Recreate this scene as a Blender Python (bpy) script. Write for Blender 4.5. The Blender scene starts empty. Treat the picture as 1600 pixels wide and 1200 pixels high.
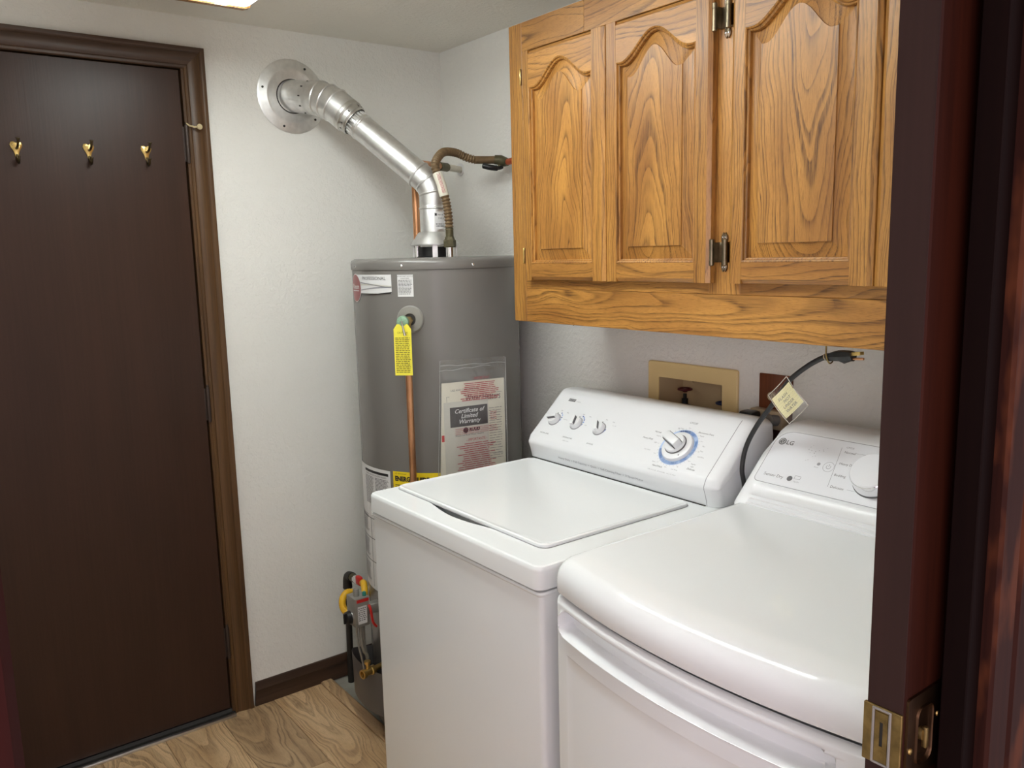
import bpy, bmesh, math, random
from mathutils import Vector, Matrix
random.seed(7)
S = bpy.context.scene
COL = S.collection
pi = math.pi

# ------------------------------------------------------------------ camera, world, lights, exposure
cam = bpy.data.cameras.new('camera'); camo = bpy.data.objects.new('camera', cam); COL.objects.link(camo)
cam.sensor_width = 36.0; cam.lens = 1305.2 / 1600 * 36
cam.clip_start = 0.02
Rr = Vector((0.794916, -0.606267, -0.023439)); Rd = Vector((-0.113067, -0.110074, -0.987471)); Rf = Vector((0.596091, 0.787606, -0.156048))
M = Matrix.Identity(4)
for i in range(3):
    M[i][0] = Rr[i]; M[i][1] = -Rd[i]; M[i][2] = -Rf[i]
M.translation = Vector((-1.69605, -2.62, 1.486514))
camo.matrix_world = M
S.camera = camo
W = bpy.data.worlds.new('world'); S.world = W; W.use_nodes = True
W.node_tree.nodes['Background'].inputs[0].default_value = (1.0, 0.86, 0.95, 1)
W.node_tree.nodes['Background'].inputs[1].default_value = 0.85
def area(name, loc, size, energy, color, rot=(0, 0, 0)):
    l = bpy.data.lights.new(name, 'AREA'); l.shape = 'RECTANGLE'; l.size = size[0]; l.size_y = size[1]
    l.energy = energy; l.color = color
    o = bpy.data.objects.new(name, l); o.location = loc; o.rotation_euler = rot; COL.objects.link(o); return o
area('hall_fill_top', (-1.75, -3.55, 2.14), (0.5, 0.5), 12, (1.0, 0.86, 0.90))  # added pinkish fill behind the camera, no fitting there
area('hall_fill_side', (-3.3, -3.9, 1.45), (1.3, 1.5), 33, (1.0, 0.85, 0.95), (math.radians(90), 0, math.radians(-52)))  # unseen side fill, added to lift the wall under the cabinet
LAMP = 15.4                                   # strength of the ceiling fixture's lens
S.view_settings.view_transform = 'Standard'; S.view_settings.look = 'None'
S.view_settings.gamma = 1.0; S.view_settings.use_curve_mapping = False
S.view_settings.exposure = 0.08

# ------------------------------------------------------------------ helpers
def lin(c):
    c = c / 255.0
    return c / 12.92 if c <= 0.04045 else ((c + 0.055) / 1.055) ** 2.4
def rgb(r, g, b): return (lin(r), lin(g), lin(b), 1.0)

class NT:
    def __init__(s, name):
        s.m = bpy.data.materials.new(name); s.m.use_nodes = True
        s.t = s.m.node_tree; s.b = s.t.nodes['Principled BSDF']
    def n(s, typ, **kw):
        x = s.t.nodes.new(typ)
        for k, v in kw.items(): setattr(x, k, v)
        return x
    def put(s, sock, v):
        if v is None: return
        if isinstance(v, (int, float, tuple, list)): sock.default_value = v
        else: s.t.links.new(v, sock)
    def math(s, op, a, b=None, c=None, clamp=False):
        x = s.n('ShaderNodeMath', operation=op, use_clamp=clamp)
        s.put(x.inputs[0], a); s.put(x.inputs[1], b)
        if c is not None: s.put(x.inputs[2], c)
        return x.outputs[0]
    def coords(s): return s.n('ShaderNodeTexCoord').outputs['Object']
    def mapping(s, vec, scale=(1, 1, 1), loc=(0, 0, 0)):
        x = s.n('ShaderNodeMapping'); s.put(x.inputs[0], vec); s.put(x.inputs['Scale'], scale); s.put(x.inputs['Location'], loc)
        return x.outputs[0]
    def noise(s, vec, scale, detail=2, rough=0.5, dist=0.0, dim='3D', w=None):
        x = s.n('ShaderNodeTexNoise', noise_dimensions=dim)
        if vec is not None: s.put(x.inputs['Vector'], vec)
        x.inputs['Scale'].default_value = scale; x.inputs['Detail'].default_value = detail
        x.inputs['Roughness'].default_value = rough; x.inputs['Distortion'].default_value = dist
        if w is not None: s.put(x.inputs['W'], w)
        return x.outputs['Fac']
    def ramp(s, f, stops):
        x = s.n('ShaderNodeValToRGB'); s.put(x.inputs[0], f); e = x.color_ramp.elements
        e[0].position, e[0].color = stops[0]; e[1].position, e[1].color = stops[1]
        for p, c in stops[2:]:
            q = e.new(p); q.color = c
        return x.outputs[0]
    def mix(s, f, a, b, mode='MIX'):
        x = s.n('ShaderNodeMix', data_type='RGBA', blend_type=mode)
        s.put(x.inputs[0], f); s.put(x.inputs[6], a); s.put(x.inputs[7], b); return x.outputs[2]
    def bump(s, h, strength=0.2, dist=0.001):
        x = s.n('ShaderNodeBump'); x.inputs['Strength'].default_value = strength; x.inputs['Distance'].default_value = dist
        s.put(x.inputs['Height'], h); s.t.links.new(x.outputs[0], s.b.inputs['Normal'])
    def set(s, color=None, rough=None, metal=None, spec=None, coat=None):
        s.put(s.b.inputs['Base Color'], color); s.put(s.b.inputs['Roughness'], rough); s.put(s.b.inputs['Metallic'], metal)
        s.put(s.b.inputs['Specular IOR Level'], spec); s.put(s.b.inputs['Coat Weight'], coat)
        return s

def plain(name, c, rough=0.4, metal=0.0, var=0.06, scale=30, spec=0.5, bump=0.0, coat=0.0):
    k = NT(name); f = k.noise(k.coords(), scale, 3)
    lo = tuple(x * (1 - var) for x in c[:3]) + (1,); hi = tuple(min(1, x * (1 + var)) for x in c[:3]) + (1,)
    k.set(k.ramp(f, [(0.3, lo), (0.7, hi)]), rough, metal, spec, coat)
    if bump: k.bump(k.noise(k.coords(), scale * 8, 2), bump)
    return k.m

def wall_mat(name, c):
    k = NT(name); co = k.coords()
    f = k.noise(co, 3.0, 4)
    base = k.ramp(f, [(0.3, tuple(x * 0.96 for x in c[:3]) + (1,)), (0.7, c)])
    sp = k.noise(k.mapping(co, (1, 1, 0.45)), 34, 4, 0.6)
    mask = k.math('GREATER_THAN', sp, 0.745)
    k.set(k.mix(mask, base, rgb(90, 88, 80)), 0.75, 0, 0.3)
    h = k.noise(co, 75, 3, 0.55)
    h2 = k.ramp(h, [(0.40, (0, 0, 0, 1)), (0.62, (1, 1, 1, 1))])
    k.bump(h2, 0.55, 0.0018); return k.m

def oak(name, axis, light, mid, dark, a=0.16, spacing=0.0075, rough=0.38, porek=0.5, lamw=0.1, wob=1.0, var=0.2, far=0.0):
    """plain-sawn board: growth rings round a tilted log axis, cut by the board's face, with dark open pores"""
    k = NT(name); co = k.coords(); rnd = k.n('ShaderNodeObjectInfo').outputs['Random']
    sep = k.n('ShaderNodeSeparateXYZ'); k.put(sep.inputs[0], co); X, Y, Z = sep.outputs
    u, v, w = {'Z': (Y, Z, X), 'Y': (Z, Y, X), 'FY': (X, Y, Z), 'AZ': (X, Z, Y)}[axis]
    off = k.n('ShaderNodeCombineXYZ'); k.put(off.inputs[0], k.math('MULTIPLY', rnd, 37.0)); k.put(off.inputs[1], k.math('MULTIPLY', rnd, 91.0)); k.put(off.inputs[2], k.math('MULTIPLY', rnd, 13.0))
    uvw = k.n('ShaderNodeCombineXYZ'); k.put(uvw.inputs[0], u); k.put(uvw.inputs[1], v); k.put(uvw.inputs[2], w)
    add = k.n('ShaderNodeVectorMath', operation='ADD'); k.put(add.inputs[0], uvw.outputs[0]); k.put(add.inputs[1], off.outputs[0])
    P = add.outputs[0]
    rb = k.math('FRACT', k.math('MULTIPLY', rnd, 7.3)); rc_ = k.math('FRACT', k.math('MULTIPLY', rnd, 23.7))
    nl = k.noise(k.mapping(P, (9, 3.2, 9)), 1.0, 2)
    nf = k.noise(k.mapping(P, (55, 13, 55)), 1.0, 3)
    wb = k.math('ADD', k.math('MULTIPLY', k.math('SUBTRACT', nl, 0.5), 0.085 * wob), k.math('MULTIPLY', k.math('SUBTRACT', nf, 0.5), 0.0050 * wob))
    uc = k.math('MULTIPLY', k.math('SUBTRACT', rc_, 0.5), 0.09)
    u2 = k.math('ADD', k.math('ADD', k.math('ADD', u, uc), far), wb)
    sgn = k.math('SUBTRACT', k.math('MULTIPLY', k.math('GREATER_THAN', rb, 0.5), 2.0), 1.0)
    d = k.math('ADD', k.math('MULTIPLY', k.math('MULTIPLY', v, a), sgn), k.math('ADD', 0.035, k.math('MULTIPLY', rnd, 0.05)))
    d = k.math('ADD', d, w)
    r = k.math('SQRT', k.math('ADD', k.math('MULTIPLY', u2, u2), k.math('MULTIPLY', d, d)))
    rn = k.noise(None, 95.0, 2, dim='1D', w=k.math('ADD', r, rnd))             # uneven growth years
    t = k.math('FRACT', k.math('ADD', k.math('DIVIDE', r, spacing), k.math('MULTIPLY', rn, 1.7)))
    early = k.ramp(t, [(0.0, (0.9, 0.9, 0.9, 1)), (0.22, (0.5, 0.5, 0.5, 1)), (0.45, (0.10, 0.10, 0.10, 1)), (0.90, (0.0, 0.0, 0.0, 1)), (1.0, (0.8, 0.8, 0.8, 1))])
    pn = k.noise(k.mapping(P, (620, 22, 620)), 1.0, 3, 0.65)
    pf = k.noise(k.mapping(P, (1500, 60, 1500)), 1.0, 2, 0.6)
    streak = k.ramp(pn, [(0.38, (0, 0, 0, 1)), (0.66, (1, 1, 1, 1))])
    fine = k.ramp(pf, [(0.50, (0, 0, 0, 1)), (0.66, (1, 1, 1, 1))])
    big = k.noise(k.mapping(P, (16, 3.0, 16)), 1.0, 3)
    base = k.mix(k.ramp(big, [(0.35, (0, 0, 0, 1)), (0.68, (1, 1, 1, 1))]), light, mid)
    grain = k.math('MULTIPLY', early, k.math('ADD', 0.42, k.math('MULTIPLY', streak, 0.80)), clamp=True)
    pores = k.math('MAXIMUM', grain, k.math('MULTIPLY', k.math('MULTIPLY', fine, 0.62), k.math('ADD', 0.5, k.math('MULTIPLY', streak, 0.5))))
    c2 = k.mix(k.math('MULTIPLY', pores, porek, clamp=True), base, dark)
    hsv = k.n('ShaderNodeHueSaturation'); k.put(hsv.inputs['Value'], k.math('ADD', 1.0 - var / 2, k.math('MULTIPLY', k.math('FRACT', k.math('MULTIPLY', rnd, 3.7)), var))); k.put(hsv.inputs['Color'], c2)
    k.set(hsv.outputs[0], rough, 0, 0.5, lamw)
    k.b.inputs['Coat Roughness'].default_value = 0.25
    k.bump(k.math('SUBTRACT', 1.0, pores), 0.10, 0.0004)
    return k.m

def galv(name, c, rough=0.28):
    k = NT(name); co = k.coords()
    f = k.noise(co, 45, 3); f2 = k.noise(co, 9, 2)
    k.set(k.ramp(f, [(0.3, tuple(x * 0.85 for x in c[:3]) + (1,)), (0.7, c)]), k.math('ADD', rough - 0.08, k.math('MULTIPLY', f2, 0.2)), 1.0)
    k.bump(k.noise(co, 14, 2), 0.12, 0.004); return k.m

def streaky(name, c, c2, axis='Z', rough=0.35, fine=260, bump=0.1, coat=0.0, long=4.0, spec=0.4):
    k = NT(name); co = k.coords()
    sc = {'Z': (fine, fine, long), 'X': (long, fine, fine), 'Y': (fine, long, fine)}[axis]
    f = k.noise(k.mapping(co, sc), 1.0, 3, 0.6)
    lf = k.noise(k.mapping(co, tuple(x * 0.09 if x > 20 else x * 0.4 for x in sc)), 1.0, 2)
    fac = k.math('ADD', k.math('MULTIPLY', f, 0.5), k.math('MULTIPLY', lf, 0.5))
    k.set(k.ramp(fac, [(0.32, c2), (0.62, c)]), rough, 0, spec, coat)
    k.bump(f, bump, 0.0008); return k.m

m = {}
m['wall'] = wall_mat('painted_wall', rgb(237, 236, 231))
m['ceiling'] = wall_mat('painted_ceiling', rgb(238, 235, 226))
OL, OM, OD = rgb(192, 138, 67), rgb(157, 106, 49), rgb(72, 42, 16)
m['oakZ'] = oak('oak_upright', 'Z', OL, OM, OD, a=0.11, spacing=0.0085, porek=0.95)
m['oakS'] = oak('oak_straight', 'Z', OL, OM, OD, a=0.03, spacing=0.0065, porek=0.92, far=0.10, wob=0.7)
m['oakY'] = oak('oak_level', 'Y', OL, OM, OD, a=0.045, spacing=0.0085, porek=0.95)
m['plank'] = oak('vinyl_plank', 'FY', rgb(212, 180, 140), rgb(184, 150, 110), rgb(104, 76, 50), a=0.10, spacing=0.017, rough=0.45, porek=0.85, lamw=0.0, wob=1.5, var=0.42)
m['door'] = streaky('brown_door_paint', rgb(62, 42, 33), rgb(54, 37, 29), 'Z', 0.34, 180, 0.22, spec=0.25)
m['casing'] = streaky('stained_casing', rgb(98, 70, 42), rgb(62, 42, 26), 'Z', 0.38, 160, 0.06)
m['casingX'] = streaky('stained_head_casing', rgb(84, 62, 48), rgb(58, 43, 35), 'X', 0.38, 160, 0.06)
m['base'] = streaky('stained_baseboard', rgb(70, 50, 37), rgb(48, 34, 26), 'X', 0.4, 160, 0.06)
m['pocket'] = streaky('dark_pocket_door', rgb(52, 22, 13), rgb(34, 14, 9), 'Z', 0.5, 90, 0.05, spec=0.08)
m['pocketedge'] = streaky('dark_pocket_edge', rgb(52, 34, 30), rgb(42, 27, 24), 'Z', 0.5, 120, 0.05, spec=0.2)
k = NT('worn_casing'); co = k.coords()
f = k.noise(k.mapping(co, (30, 30, 9)), 1.0, 3); g = k.noise(k.mapping(co, (200, 200, 6)), 1.0, 2)
k.set(k.mix(k.math('MULTIPLY', k.ramp(f, [(0.50, (0, 0, 0, 1)), (0.62, (1, 1, 1, 1))]), 0.85), k.ramp(g, [(0.3, rgb(40, 21, 17)), (0.7, rgb(50, 26, 20))]), rgb(86, 47, 29)), 0.5, 0, 0.06); m['worn'] = k.m
m['jamb'] = streaky('gap_shade_jamb', rgb(22, 11, 9), rgb(16, 8, 7), 'Z', 0.6, 90, 0.04, spec=0.05)  # near-black: shade of the pocket gap put into the colour
m['red'] = streaky('reddish_stain', rgb(50, 15, 11), rgb(38, 11, 9), 'Z', 0.5, 90, 0.04, spec=0.12)
m['white'] = plain('white_enamel', rgb(232, 235, 236), 0.09, 0, 0.008, 3, 0.5)
m['whitep'] = plain('white_plastic', rgb(230, 232, 234), 0.28, 0, 0.008, 3, 0.5)
m['panelp'] = plain('glossy_white_panel', rgb(231, 233, 237), 0.07, 0, 0.006, 3, 0.6)
m['gap'] = plain('dark_gap', rgb(48, 47, 46), 0.6)
m['black'] = plain('black_plastic', rgb(24, 24, 25), 0.35)
m['rubber'] = plain('black_cord', rgb(32, 32, 33), 0.42)
m['grayplug'] = plain('gray_cord', rgb(110, 108, 104), 0.5)
m['tank'] = plain('gray_tank_paint', rgb(118, 115, 111), 0.27, 0, 0.03, 5, 0.5)
m['tankd'] = plain('gray_tank_cover', rgb(92, 90, 90), 0.4, 0, 0.04, 8)
m['escut'] = plain('gray_plastic_ring', rgb(138, 136, 130), 0.5)
m['galv'] = galv('galvanised_steel', (0.86, 0.86, 0.85, 1), 0.40)
m['alu'] = galv('bright_steel', (0.70, 0.69, 0.66, 1), 0.32)
m['chrome'] = plain('chrome', (0.85, 0.85, 0.86, 1), 0.12, 1.0, 0.02)
m['silver'] = plain('silver_paint', rgb(150, 148, 142), 0.35, 0.4)
m['brass'] = plain('brass', (0.66, 0.47, 0.17, 1), 0.28, 1.0, 0.15, 60)
m['brassold'] = plain('aged_brass', (0.30, 0.215, 0.085, 1), 0.42, 1.0, 0.3, 90)
m['bronze'] = plain('antique_bronze', (0.20, 0.165, 0.11, 1), 0.35, 1.0, 0.2, 60)
m['pull'] = plain('dark_bronze_pull', (0.085, 0.048, 0.026, 1), 0.42, 1.0, 0.2, 60)
m['hookdark'] = plain('dark_brass', (0.13, 0.10, 0.055, 1), 0.35, 1.0, 0.2, 60)
m['hinge'] = plain('dark_hinge', rgb(64, 52, 46), 0.4, 0.3)
k = NT('copper_pipe'); f = k.noise(k.mapping(k.coords(), (30, 30, 12)), 1.0, 4)
k.set(k.ramp(f, [(0.3, (0.42, 0.20, 0.09, 1)), (0.65, (0.70, 0.36, 0.19, 1))]), 0.36, 0.9); m['copper'] = k.m
m['redcop'] = plain('orange_red_pipe', rgb(168, 78, 46), 0.4, 0.2)
m['flex'] = plain('brown_flex_hose', rgb(118, 96, 68), 0.5, 0.3, 0.2, 60)
m['flexd'] = plain('green_brown_fitting', rgb(88, 82, 58), 0.5, 0.4, 0.25, 60)
m['verd'] = plain('verdigris', rgb(128, 160, 134), 0.65, 0, 0.25, 160)
m['yellowtag'] = plain('yellow_card', rgb(238, 226, 72), 0.55)
m['yellowlab'] = plain('yellow_label', rgb(236, 208, 30), 0.4)
m['yellow'] = plain('yellow_coating', rgb(226, 176, 36), 0.4)
m['redp'] = plain('red_plastic', rgb(196, 40, 36), 0.4)
m['darkred'] = plain('dark_red_enamel', rgb(92, 28, 34), 0.4)
m['blue'] = plain('blue_enamel', rgb(36, 52, 96), 0.4)
m['teal'] = plain('teal_button', rgb(28, 116, 104), 0.4)
m['blackpipe'] = plain('black_iron', rgb(42, 39, 36), 0.5, 0.3, 0.2, 60)
m['label'] = plain('white_label', rgb(222, 222, 222), 0.35, 0, 0.01)
m['lilac'] = plain('maroon_badge', rgb(146, 74, 76), 0.35)
m['greyprint'] = plain('grey_print', rgb(92, 92, 95), 0.5)
m['ltprint'] = plain('pale_grey_print', rgb(150, 150, 154), 0.5)
m['print'] = plain('black_print', rgb(36, 34, 36), 0.5)
m['redprint'] = plain('red_print', rgb(176, 74, 84), 0.5)
m['blueprint'] = plain('blue_print', rgb(126, 164, 222), 0.4)
m['ltblue'] = plain('light_blue_print', rgb(180, 204, 238), 0.4)
m['dkblue'] = plain('dark_blue_print', rgb(86, 112, 172), 0.4)
m['paper'] = plain('white_paper', rgb(226, 222, 206), 0.6, 0, 0.02)
m['paper2'] = plain('grey_paper', rgb(206, 204, 194), 0.6, 0, 0.02)
m['cream'] = plain('cream_paper', rgb(232, 224, 176), 0.6, 0, 0.03)
m['tan'] = plain('tan_plastic', rgb(234, 208, 150), 0.42, 0, 0.03, 8)
m['tand'] = plain('tan_plastic_box', rgb(206, 182, 142), 0.5, 0, 0.04, 8)
m['ivory'] = plain('ivory_plastic', rgb(176, 160, 132), 0.45)
m['brownplate'] = streaky('wood_look_plate', rgb(122, 66, 36), rgb(92, 46, 24), 'Z', 0.4, 300, 0.03)
m['vinyl'] = plain('grey_sheet_floor', rgb(150, 148, 138), 0.6, 0, 0.12, 18)
k = NT('clear_film'); k.set((1, 1, 1, 1), 0.12)
tr = k.n('ShaderNodeBsdfTransparent'); gl = k.n('ShaderNodeBsdfGlossy'); gl.inputs['Roughness'].default_value = 0.15
gl.inputs['Color'].default_value = (0.9, 0.9, 0.9, 1)
mx = k.n('ShaderNodeMixShader'); fr = k.n('ShaderNodeLayerWeight'); fr.inputs[0].default_value = 0.35
nz = k.noise(k.coords(), 30, 3, 0.6, 1.5)
k.put(mx.inputs[0], k.math('ADD', 0.06, k.math('MULTIPLY', k.math('MULTIPLY', fr.outputs['Facing'], nz), 0.5)))
k.t.links.new(tr.outputs[0], mx.inputs[1]); k.t.links.new(gl.outputs[0], mx.inputs[2])
k.t.links.new(mx.outputs[0], k.t.nodes['Material Output'].inputs[0])
bp = k.n('ShaderNodeBump'); bp.inputs['Strength'].default_value = 0.5; bp.inputs['Distance'].default_value = 0.004
k.put(bp.inputs['Height'], nz); k.t.links.new(bp.outputs[0], gl.inputs['Normal']); m['film'] = k.m
k = NT('lamp_lens'); em = k.n('ShaderNodeEmission'); em.inputs['Color'].default_value = (0.95, 1.0, 0.97, 1)
sx = k.n('ShaderNodeSeparateXYZ'); k.put(sx.inputs[0], k.coords())
ax = k.math('ABSOLUTE', k.math('SUBTRACT', k.math('ABSOLUTE', sx.outputs[0]), 0.06))     # two tubes behind the lens
k.put(em.inputs['Strength'], k.math('ADD', LAMP * 0.40, k.math('MULTIPLY', LAMP * 4.5, k.math('SUBTRACT', 1.0, k.math('DIVIDE', ax, 0.016), clamp=True))))
k.t.links.new(em.outputs[0], k.t.nodes['Material Output'].inputs[0]); m['lens'] = k.m

WLOC = {}
def props(o, label=None, cat=None, group=None, kind=None):
    if label: o['label'] = label
    if cat: o['category'] = cat
    if group: o['group'] = group
    if kind: o['kind'] = kind
    return o
def thing(name, loc, label=None, cat=None, group=None, kind=None):
    o = bpy.data.objects.new(name, None); o.empty_display_size = 0.05; COL.objects.link(o)
    o.location = loc; WLOC[o.name] = Vector(loc)
    return props(o, label, cat, group, kind)

def catmull(pts, n=6):
    P = [Vector(p) for p in pts]; out = []
    for i in range(len(P) - 1):
        p0 = P[max(i - 1, 0)]; p1 = P[i]; p2 = P[i + 1]; p3 = P[min(i + 2, len(P) - 1)]
        for j in range(n):
            t = j / n
            out.append(0.5 * ((2 * p1) + (p2 - p0) * t + (2 * p0 - 5 * p1 + 4 * p2 - p3) * t * t + (3 * p1 - p0 - 3 * p2 + p3) * t ** 3))
    out.append(P[-1]); return out

class MB:
    def __init__(s): s.v = []; s.f = []
    def add(s, vs, fs):
        o = len(s.v); s.v += [Vector(v) for v in vs]; s.f += [tuple(i + o for i in f) for f in fs]; return s
    def box(s, x0, x1, y0, y1, z0, z1, bev=0.0, seg=2, mat=None):
        bm = bmesh.new(); bmesh.ops.create_cube(bm, size=1)
        for v in bm.verts: v.co = Vector(((x0 + x1) / 2 + v.co.x * (x1 - x0), (y0 + y1) / 2 + v.co.y * (y1 - y0), (z0 + z1) / 2 + v.co.z * (z1 - z0)))
        if bev: bmesh.ops.bevel(bm, geom=bm.edges[:], offset=bev, segments=seg, affect='EDGES', profile=0.5)
        if mat is not None: bmesh.ops.transform(bm, matrix=mat, verts=bm.verts)
        bm.verts.index_update()
        s.add([v.co.copy() for v in bm.verts], [[v.index for v in f.verts] for f in bm.faces]); bm.free(); return s
    def loft(s, rings, closed=True, cap0=False, cap1=False):
        n = len(rings[0]); vs = [p for r in rings for p in r]; fs = []
        for i in range(len(rings) - 1):
            for j in range(n if closed else n - 1):
                a = i * n + j; b = i * n + (j + 1) % n
                fs.append((a, b, b + n, a + n))
        if cap0: fs.append(tuple(reversed(range(n))))
        if cap1: fs.append(tuple(range((len(rings) - 1) * n, len(rings) * n)))
        return s.add(vs, fs)
    def tube(s, pts, r, seg=12, caps=True):
        P = [Vector(p) for p in pts]; n = len(P); rad = r if isinstance(r, (list, tuple)) else [r] * n
        T = []
        for i in range(n):
            a = P[max(i - 1, 0)]; b = P[min(i + 1, n - 1)]; d = b - a
            T.append(d.normalized() if d.length > 1e-9 else (T[-1] if T else Vector((0, 0, 1))))
        ref = Vector((0, 0, 1)) if abs(T[0].z) < 0.9 else Vector((1, 0, 0))
        u = T[0].cross(ref).normalized(); rings = []
        for i in range(n):
            u = (u - T[i] * u.dot(T[i])); u.normalize(); w = T[i].cross(u)
            rings.append([P[i] + (u * math.cos(2 * pi * j / seg) + w * math.sin(2 * pi * j / seg)) * rad[i] for j in range(seg)])
        return s.loft(rings, True, caps, caps)
    def lathe(s, prof, org, axis=(0, 0, 1), seg=32, cap=True):
        org = Vector(org); ax = Vector(axis).normalized()
        ref = Vector((0, 0, 1)) if abs(ax.z) < 0.9 else Vector((1, 0, 0))
        u = ax.cross(ref).normalized(); w = ax.cross(u)
        rings = [[org + ax * h + (u * math.cos(2 * pi * j / seg) + w * math.sin(2 * pi * j / seg)) * max(r, 1e-5) for j in range(seg)] for r, h in prof]
        return s.loft(rings, True, cap, cap)
    def grid(s, rows):
        n = len(rows[0]); vs = [p for r in rows for p in r]
        return s.add(vs, [(i * n + j, i * n + j + 1, (i + 1) * n + j + 1, (i + 1) * n + j) for i in range(len(rows) - 1) for j in range(n - 1)])
    def poly(s, outer, holes=()):
        bm = bmesh.new(); es = []
        for loop in [outer] + list(holes):
            vs = [bm.verts.new(p) for p in loop]
            for i in range(len(vs)): es.append(bm.edges.new((vs[i], vs[(i + 1) % len(vs)])))
        bmesh.ops.triangle_fill(bm, use_beauty=True, use_dissolve=False, edges=es)
        bm.verts.index_update()
        s.add([v.co.copy() for v in bm.verts], [[v.index for v in f.verts] for f in bm.faces]); bm.free(); return s
    def prism(s, pts, d):
        """closed polygon (3-D, planar) pushed along the vector d"""
        n = len(pts); d = Vector(d); A = [Vector(p) for p in pts]; B = [p + d for p in A]
        return s.add(A + B, [tuple(reversed(range(n))), tuple(range(n, 2 * n))] + [(i, (i + 1) % n, n + (i + 1) % n, n + i) for i in range(n)])
    def text(s, body, size, fmap, align='LEFT', shear=0.0, bold=0.0, sx=1.0):
        cu = bpy.data.curves.new('t', 'FONT'); cu.body = body; cu.size = size; cu.align_x = align; cu.shear = shear
        cu.resolution_u = 2; cu.offset = bold
        o = bpy.data.objects.new('t', cu); COL.objects.link(o)
        dg = bpy.context.evaluated_depsgraph_get(); me = bpy.data.meshes.new_from_object(o.evaluated_get(dg))
        s.add([fmap(v.co.x * sx, v.co.y) for v in me.vertices], [tuple(p.vertices) for p in me.polygons])
        bpy.data.objects.remove(o); bpy.data.curves.remove(cu); bpy.data.meshes.remove(me); return s
    def rect(s, fmap, u0, u1, v0, v1, nu=1, nv=1):
        return s.grid([[fmap(u0 + (u1 - u0) * i / nu, v0 + (v1 - v0) * j / nv) for i in range(nu + 1)] for j in range(nv + 1)])
    def fine(s, fmap, u0, u1, v0, v1, pitch, h=0.45, rnd=None, ragged=0.15, gaps=3, center=False):
        """rows of tiny words: flat printed dashes"""
        rnd = rnd or random.Random(3); v = v1
        while v - pitch > v0 - 1e-9:
            a = u0; b = u1 - rnd.random() * ragged * (u1 - u0)
            if center: a = u0 + (u1 - b) ; 
            u = a
            while u < b - 1e-6:
                w = min(b - u, (0.25 + rnd.random() * 0.6) * (u1 - u0) / gaps)
                s.rect(fmap, u, u + w, v - pitch * h - pitch * 0.2, v - pitch * 0.2)
                u += w + pitch * 0.35
            v -= pitch
        return s
    def build(s, name, mat, parent=None, smooth=35, label=None, cat=None, group=None, kind=None, fixn=True):
        lo = Vector([min(v[i] for v in s.v) for i in range(3)]); hi = Vector([max(v[i] for v in s.v) for i in range(3)])
        c = (lo + hi) / 2
        me = bpy.data.meshes.new(name); me.from_pydata([v - c for v in s.v], [], s.f)
        if fixn:
            bm = bmesh.new(); bm.from_mesh(me); bmesh.ops.recalc_face_normals(bm, faces=bm.faces[:]); bm.to_mesh(me); bm.free()
        if smooth:
            me.polygons.foreach_set('use_smooth', [True] * len(me.polygons)); me.set_sharp_from_angle(angle=math.radians(smooth))
        me.materials.append(m[mat] if isinstance(mat, str) else mat)
        o = bpy.data.objects.new(name, me); COL.objects.link(o)
        if parent is not None:
            o.parent = parent; o.location = c - WLOC[parent.name]
        else: o.location = c
        WLOC[o.name] = c
        if name in PRINT: kind = 'stuff'
        return props(o, label, cat, group, kind)

PRINT = {'fine_print', 'lettering', 'small_lettering', 'red_print', 'dial_marks', 'dark_marks', 'base_lettering', 'print', 'ruled_lines', 'handwriting', 'seal'}
def frame(P0, u, v, n, eps=0.0006):
    P0 = Vector(P0); u = Vector(u).normalized(); v = Vector(v).normalized(); n = Vector(n).normalized()
    return lambda a, b, e=eps: P0 + u * a + v * b + n * e

def rrect(x0, x1, y0, y1, r, seg=5):
    """rounded rectangle, counter-clockwise, 2-D; r may be one radius or four (x0y0, x1y0, x1y1, x0y1)"""
    rs = r if isinstance(r, (list, tuple)) else [r] * 4
    out = []
    for (cx, cy, a0, q) in ((x0, y0, pi, rs[0]), (x1, y0, 1.5 * pi, rs[1]), (x1, y1, 0, rs[2]), (x0, y1, 0.5 * pi, rs[3])):
        ox = cx + (q if cx == x0 else -q); oy = cy + (q if cy == y0 else -q)
        for i in range(seg + 1):
            a = a0 + pi / 2 * i / seg
            out.append((ox + q * math.cos(a), oy + q * math.sin(a)))
    return out

# ------------------------------------------------------------------ the room
H = 2.19; XL = -1.80; YF = -2.225; YH = -2.32; YEND = -4.2
b = MB(); b.box(XL - 0.1, -1.674, 0, 0.12, 0, H); b.box(-0.906, 0.1, 0, 0.12, 0, H); b.box(-1.674, -0.906, 0, 0.12, 2.043, H)
b.build('wall_back', 'wall', kind='structure')
b = MB(); hy0, hy1, hz0, hz1 = -1.276, -1.056, 0.985, 1.142
b.box(0, 0.12, hy1, 0.0, 0, H); b.box(0, 0.12, YH - 0.5, hy0, 0, H); b.box(0, 0.12, hy0, hy1, 0, hz0); b.box(0, 0.12, hy0, hy1, hz1, H)
b.build('wall_right', 'wall', kind='structure')
MB().box(XL - 0.1, XL, YF, 0, 0, H).build('wall_left', 'wall', kind='structure')
b = MB()                                     # wall with the pocket doorway: two skins right of the opening
b.box(XL - 0.1, -1.690, YH, YF, 0, H); b.box(-1.690, -0.958, YH, YF, 2.06, H)
b.box(-0.945, 0.0, YF - 0.018, YF, 0, H); b.box(-0.958, 0.0, YH, YH + 0.018, 0, H)
b.build('wall_front', 'wall', kind='structure')
MB().box(XL - 0.4, 0.5, YEND, 0.12, H, H + 0.08).build('ceiling', 'ceiling', kind='structure')
fl = MB().box(XL - 0.4, 0.5, YEND, 0.12, -0.06, -0.004).build('floor', 'vinyl', kind='structure')
rnd = random.Random(4)
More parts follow.
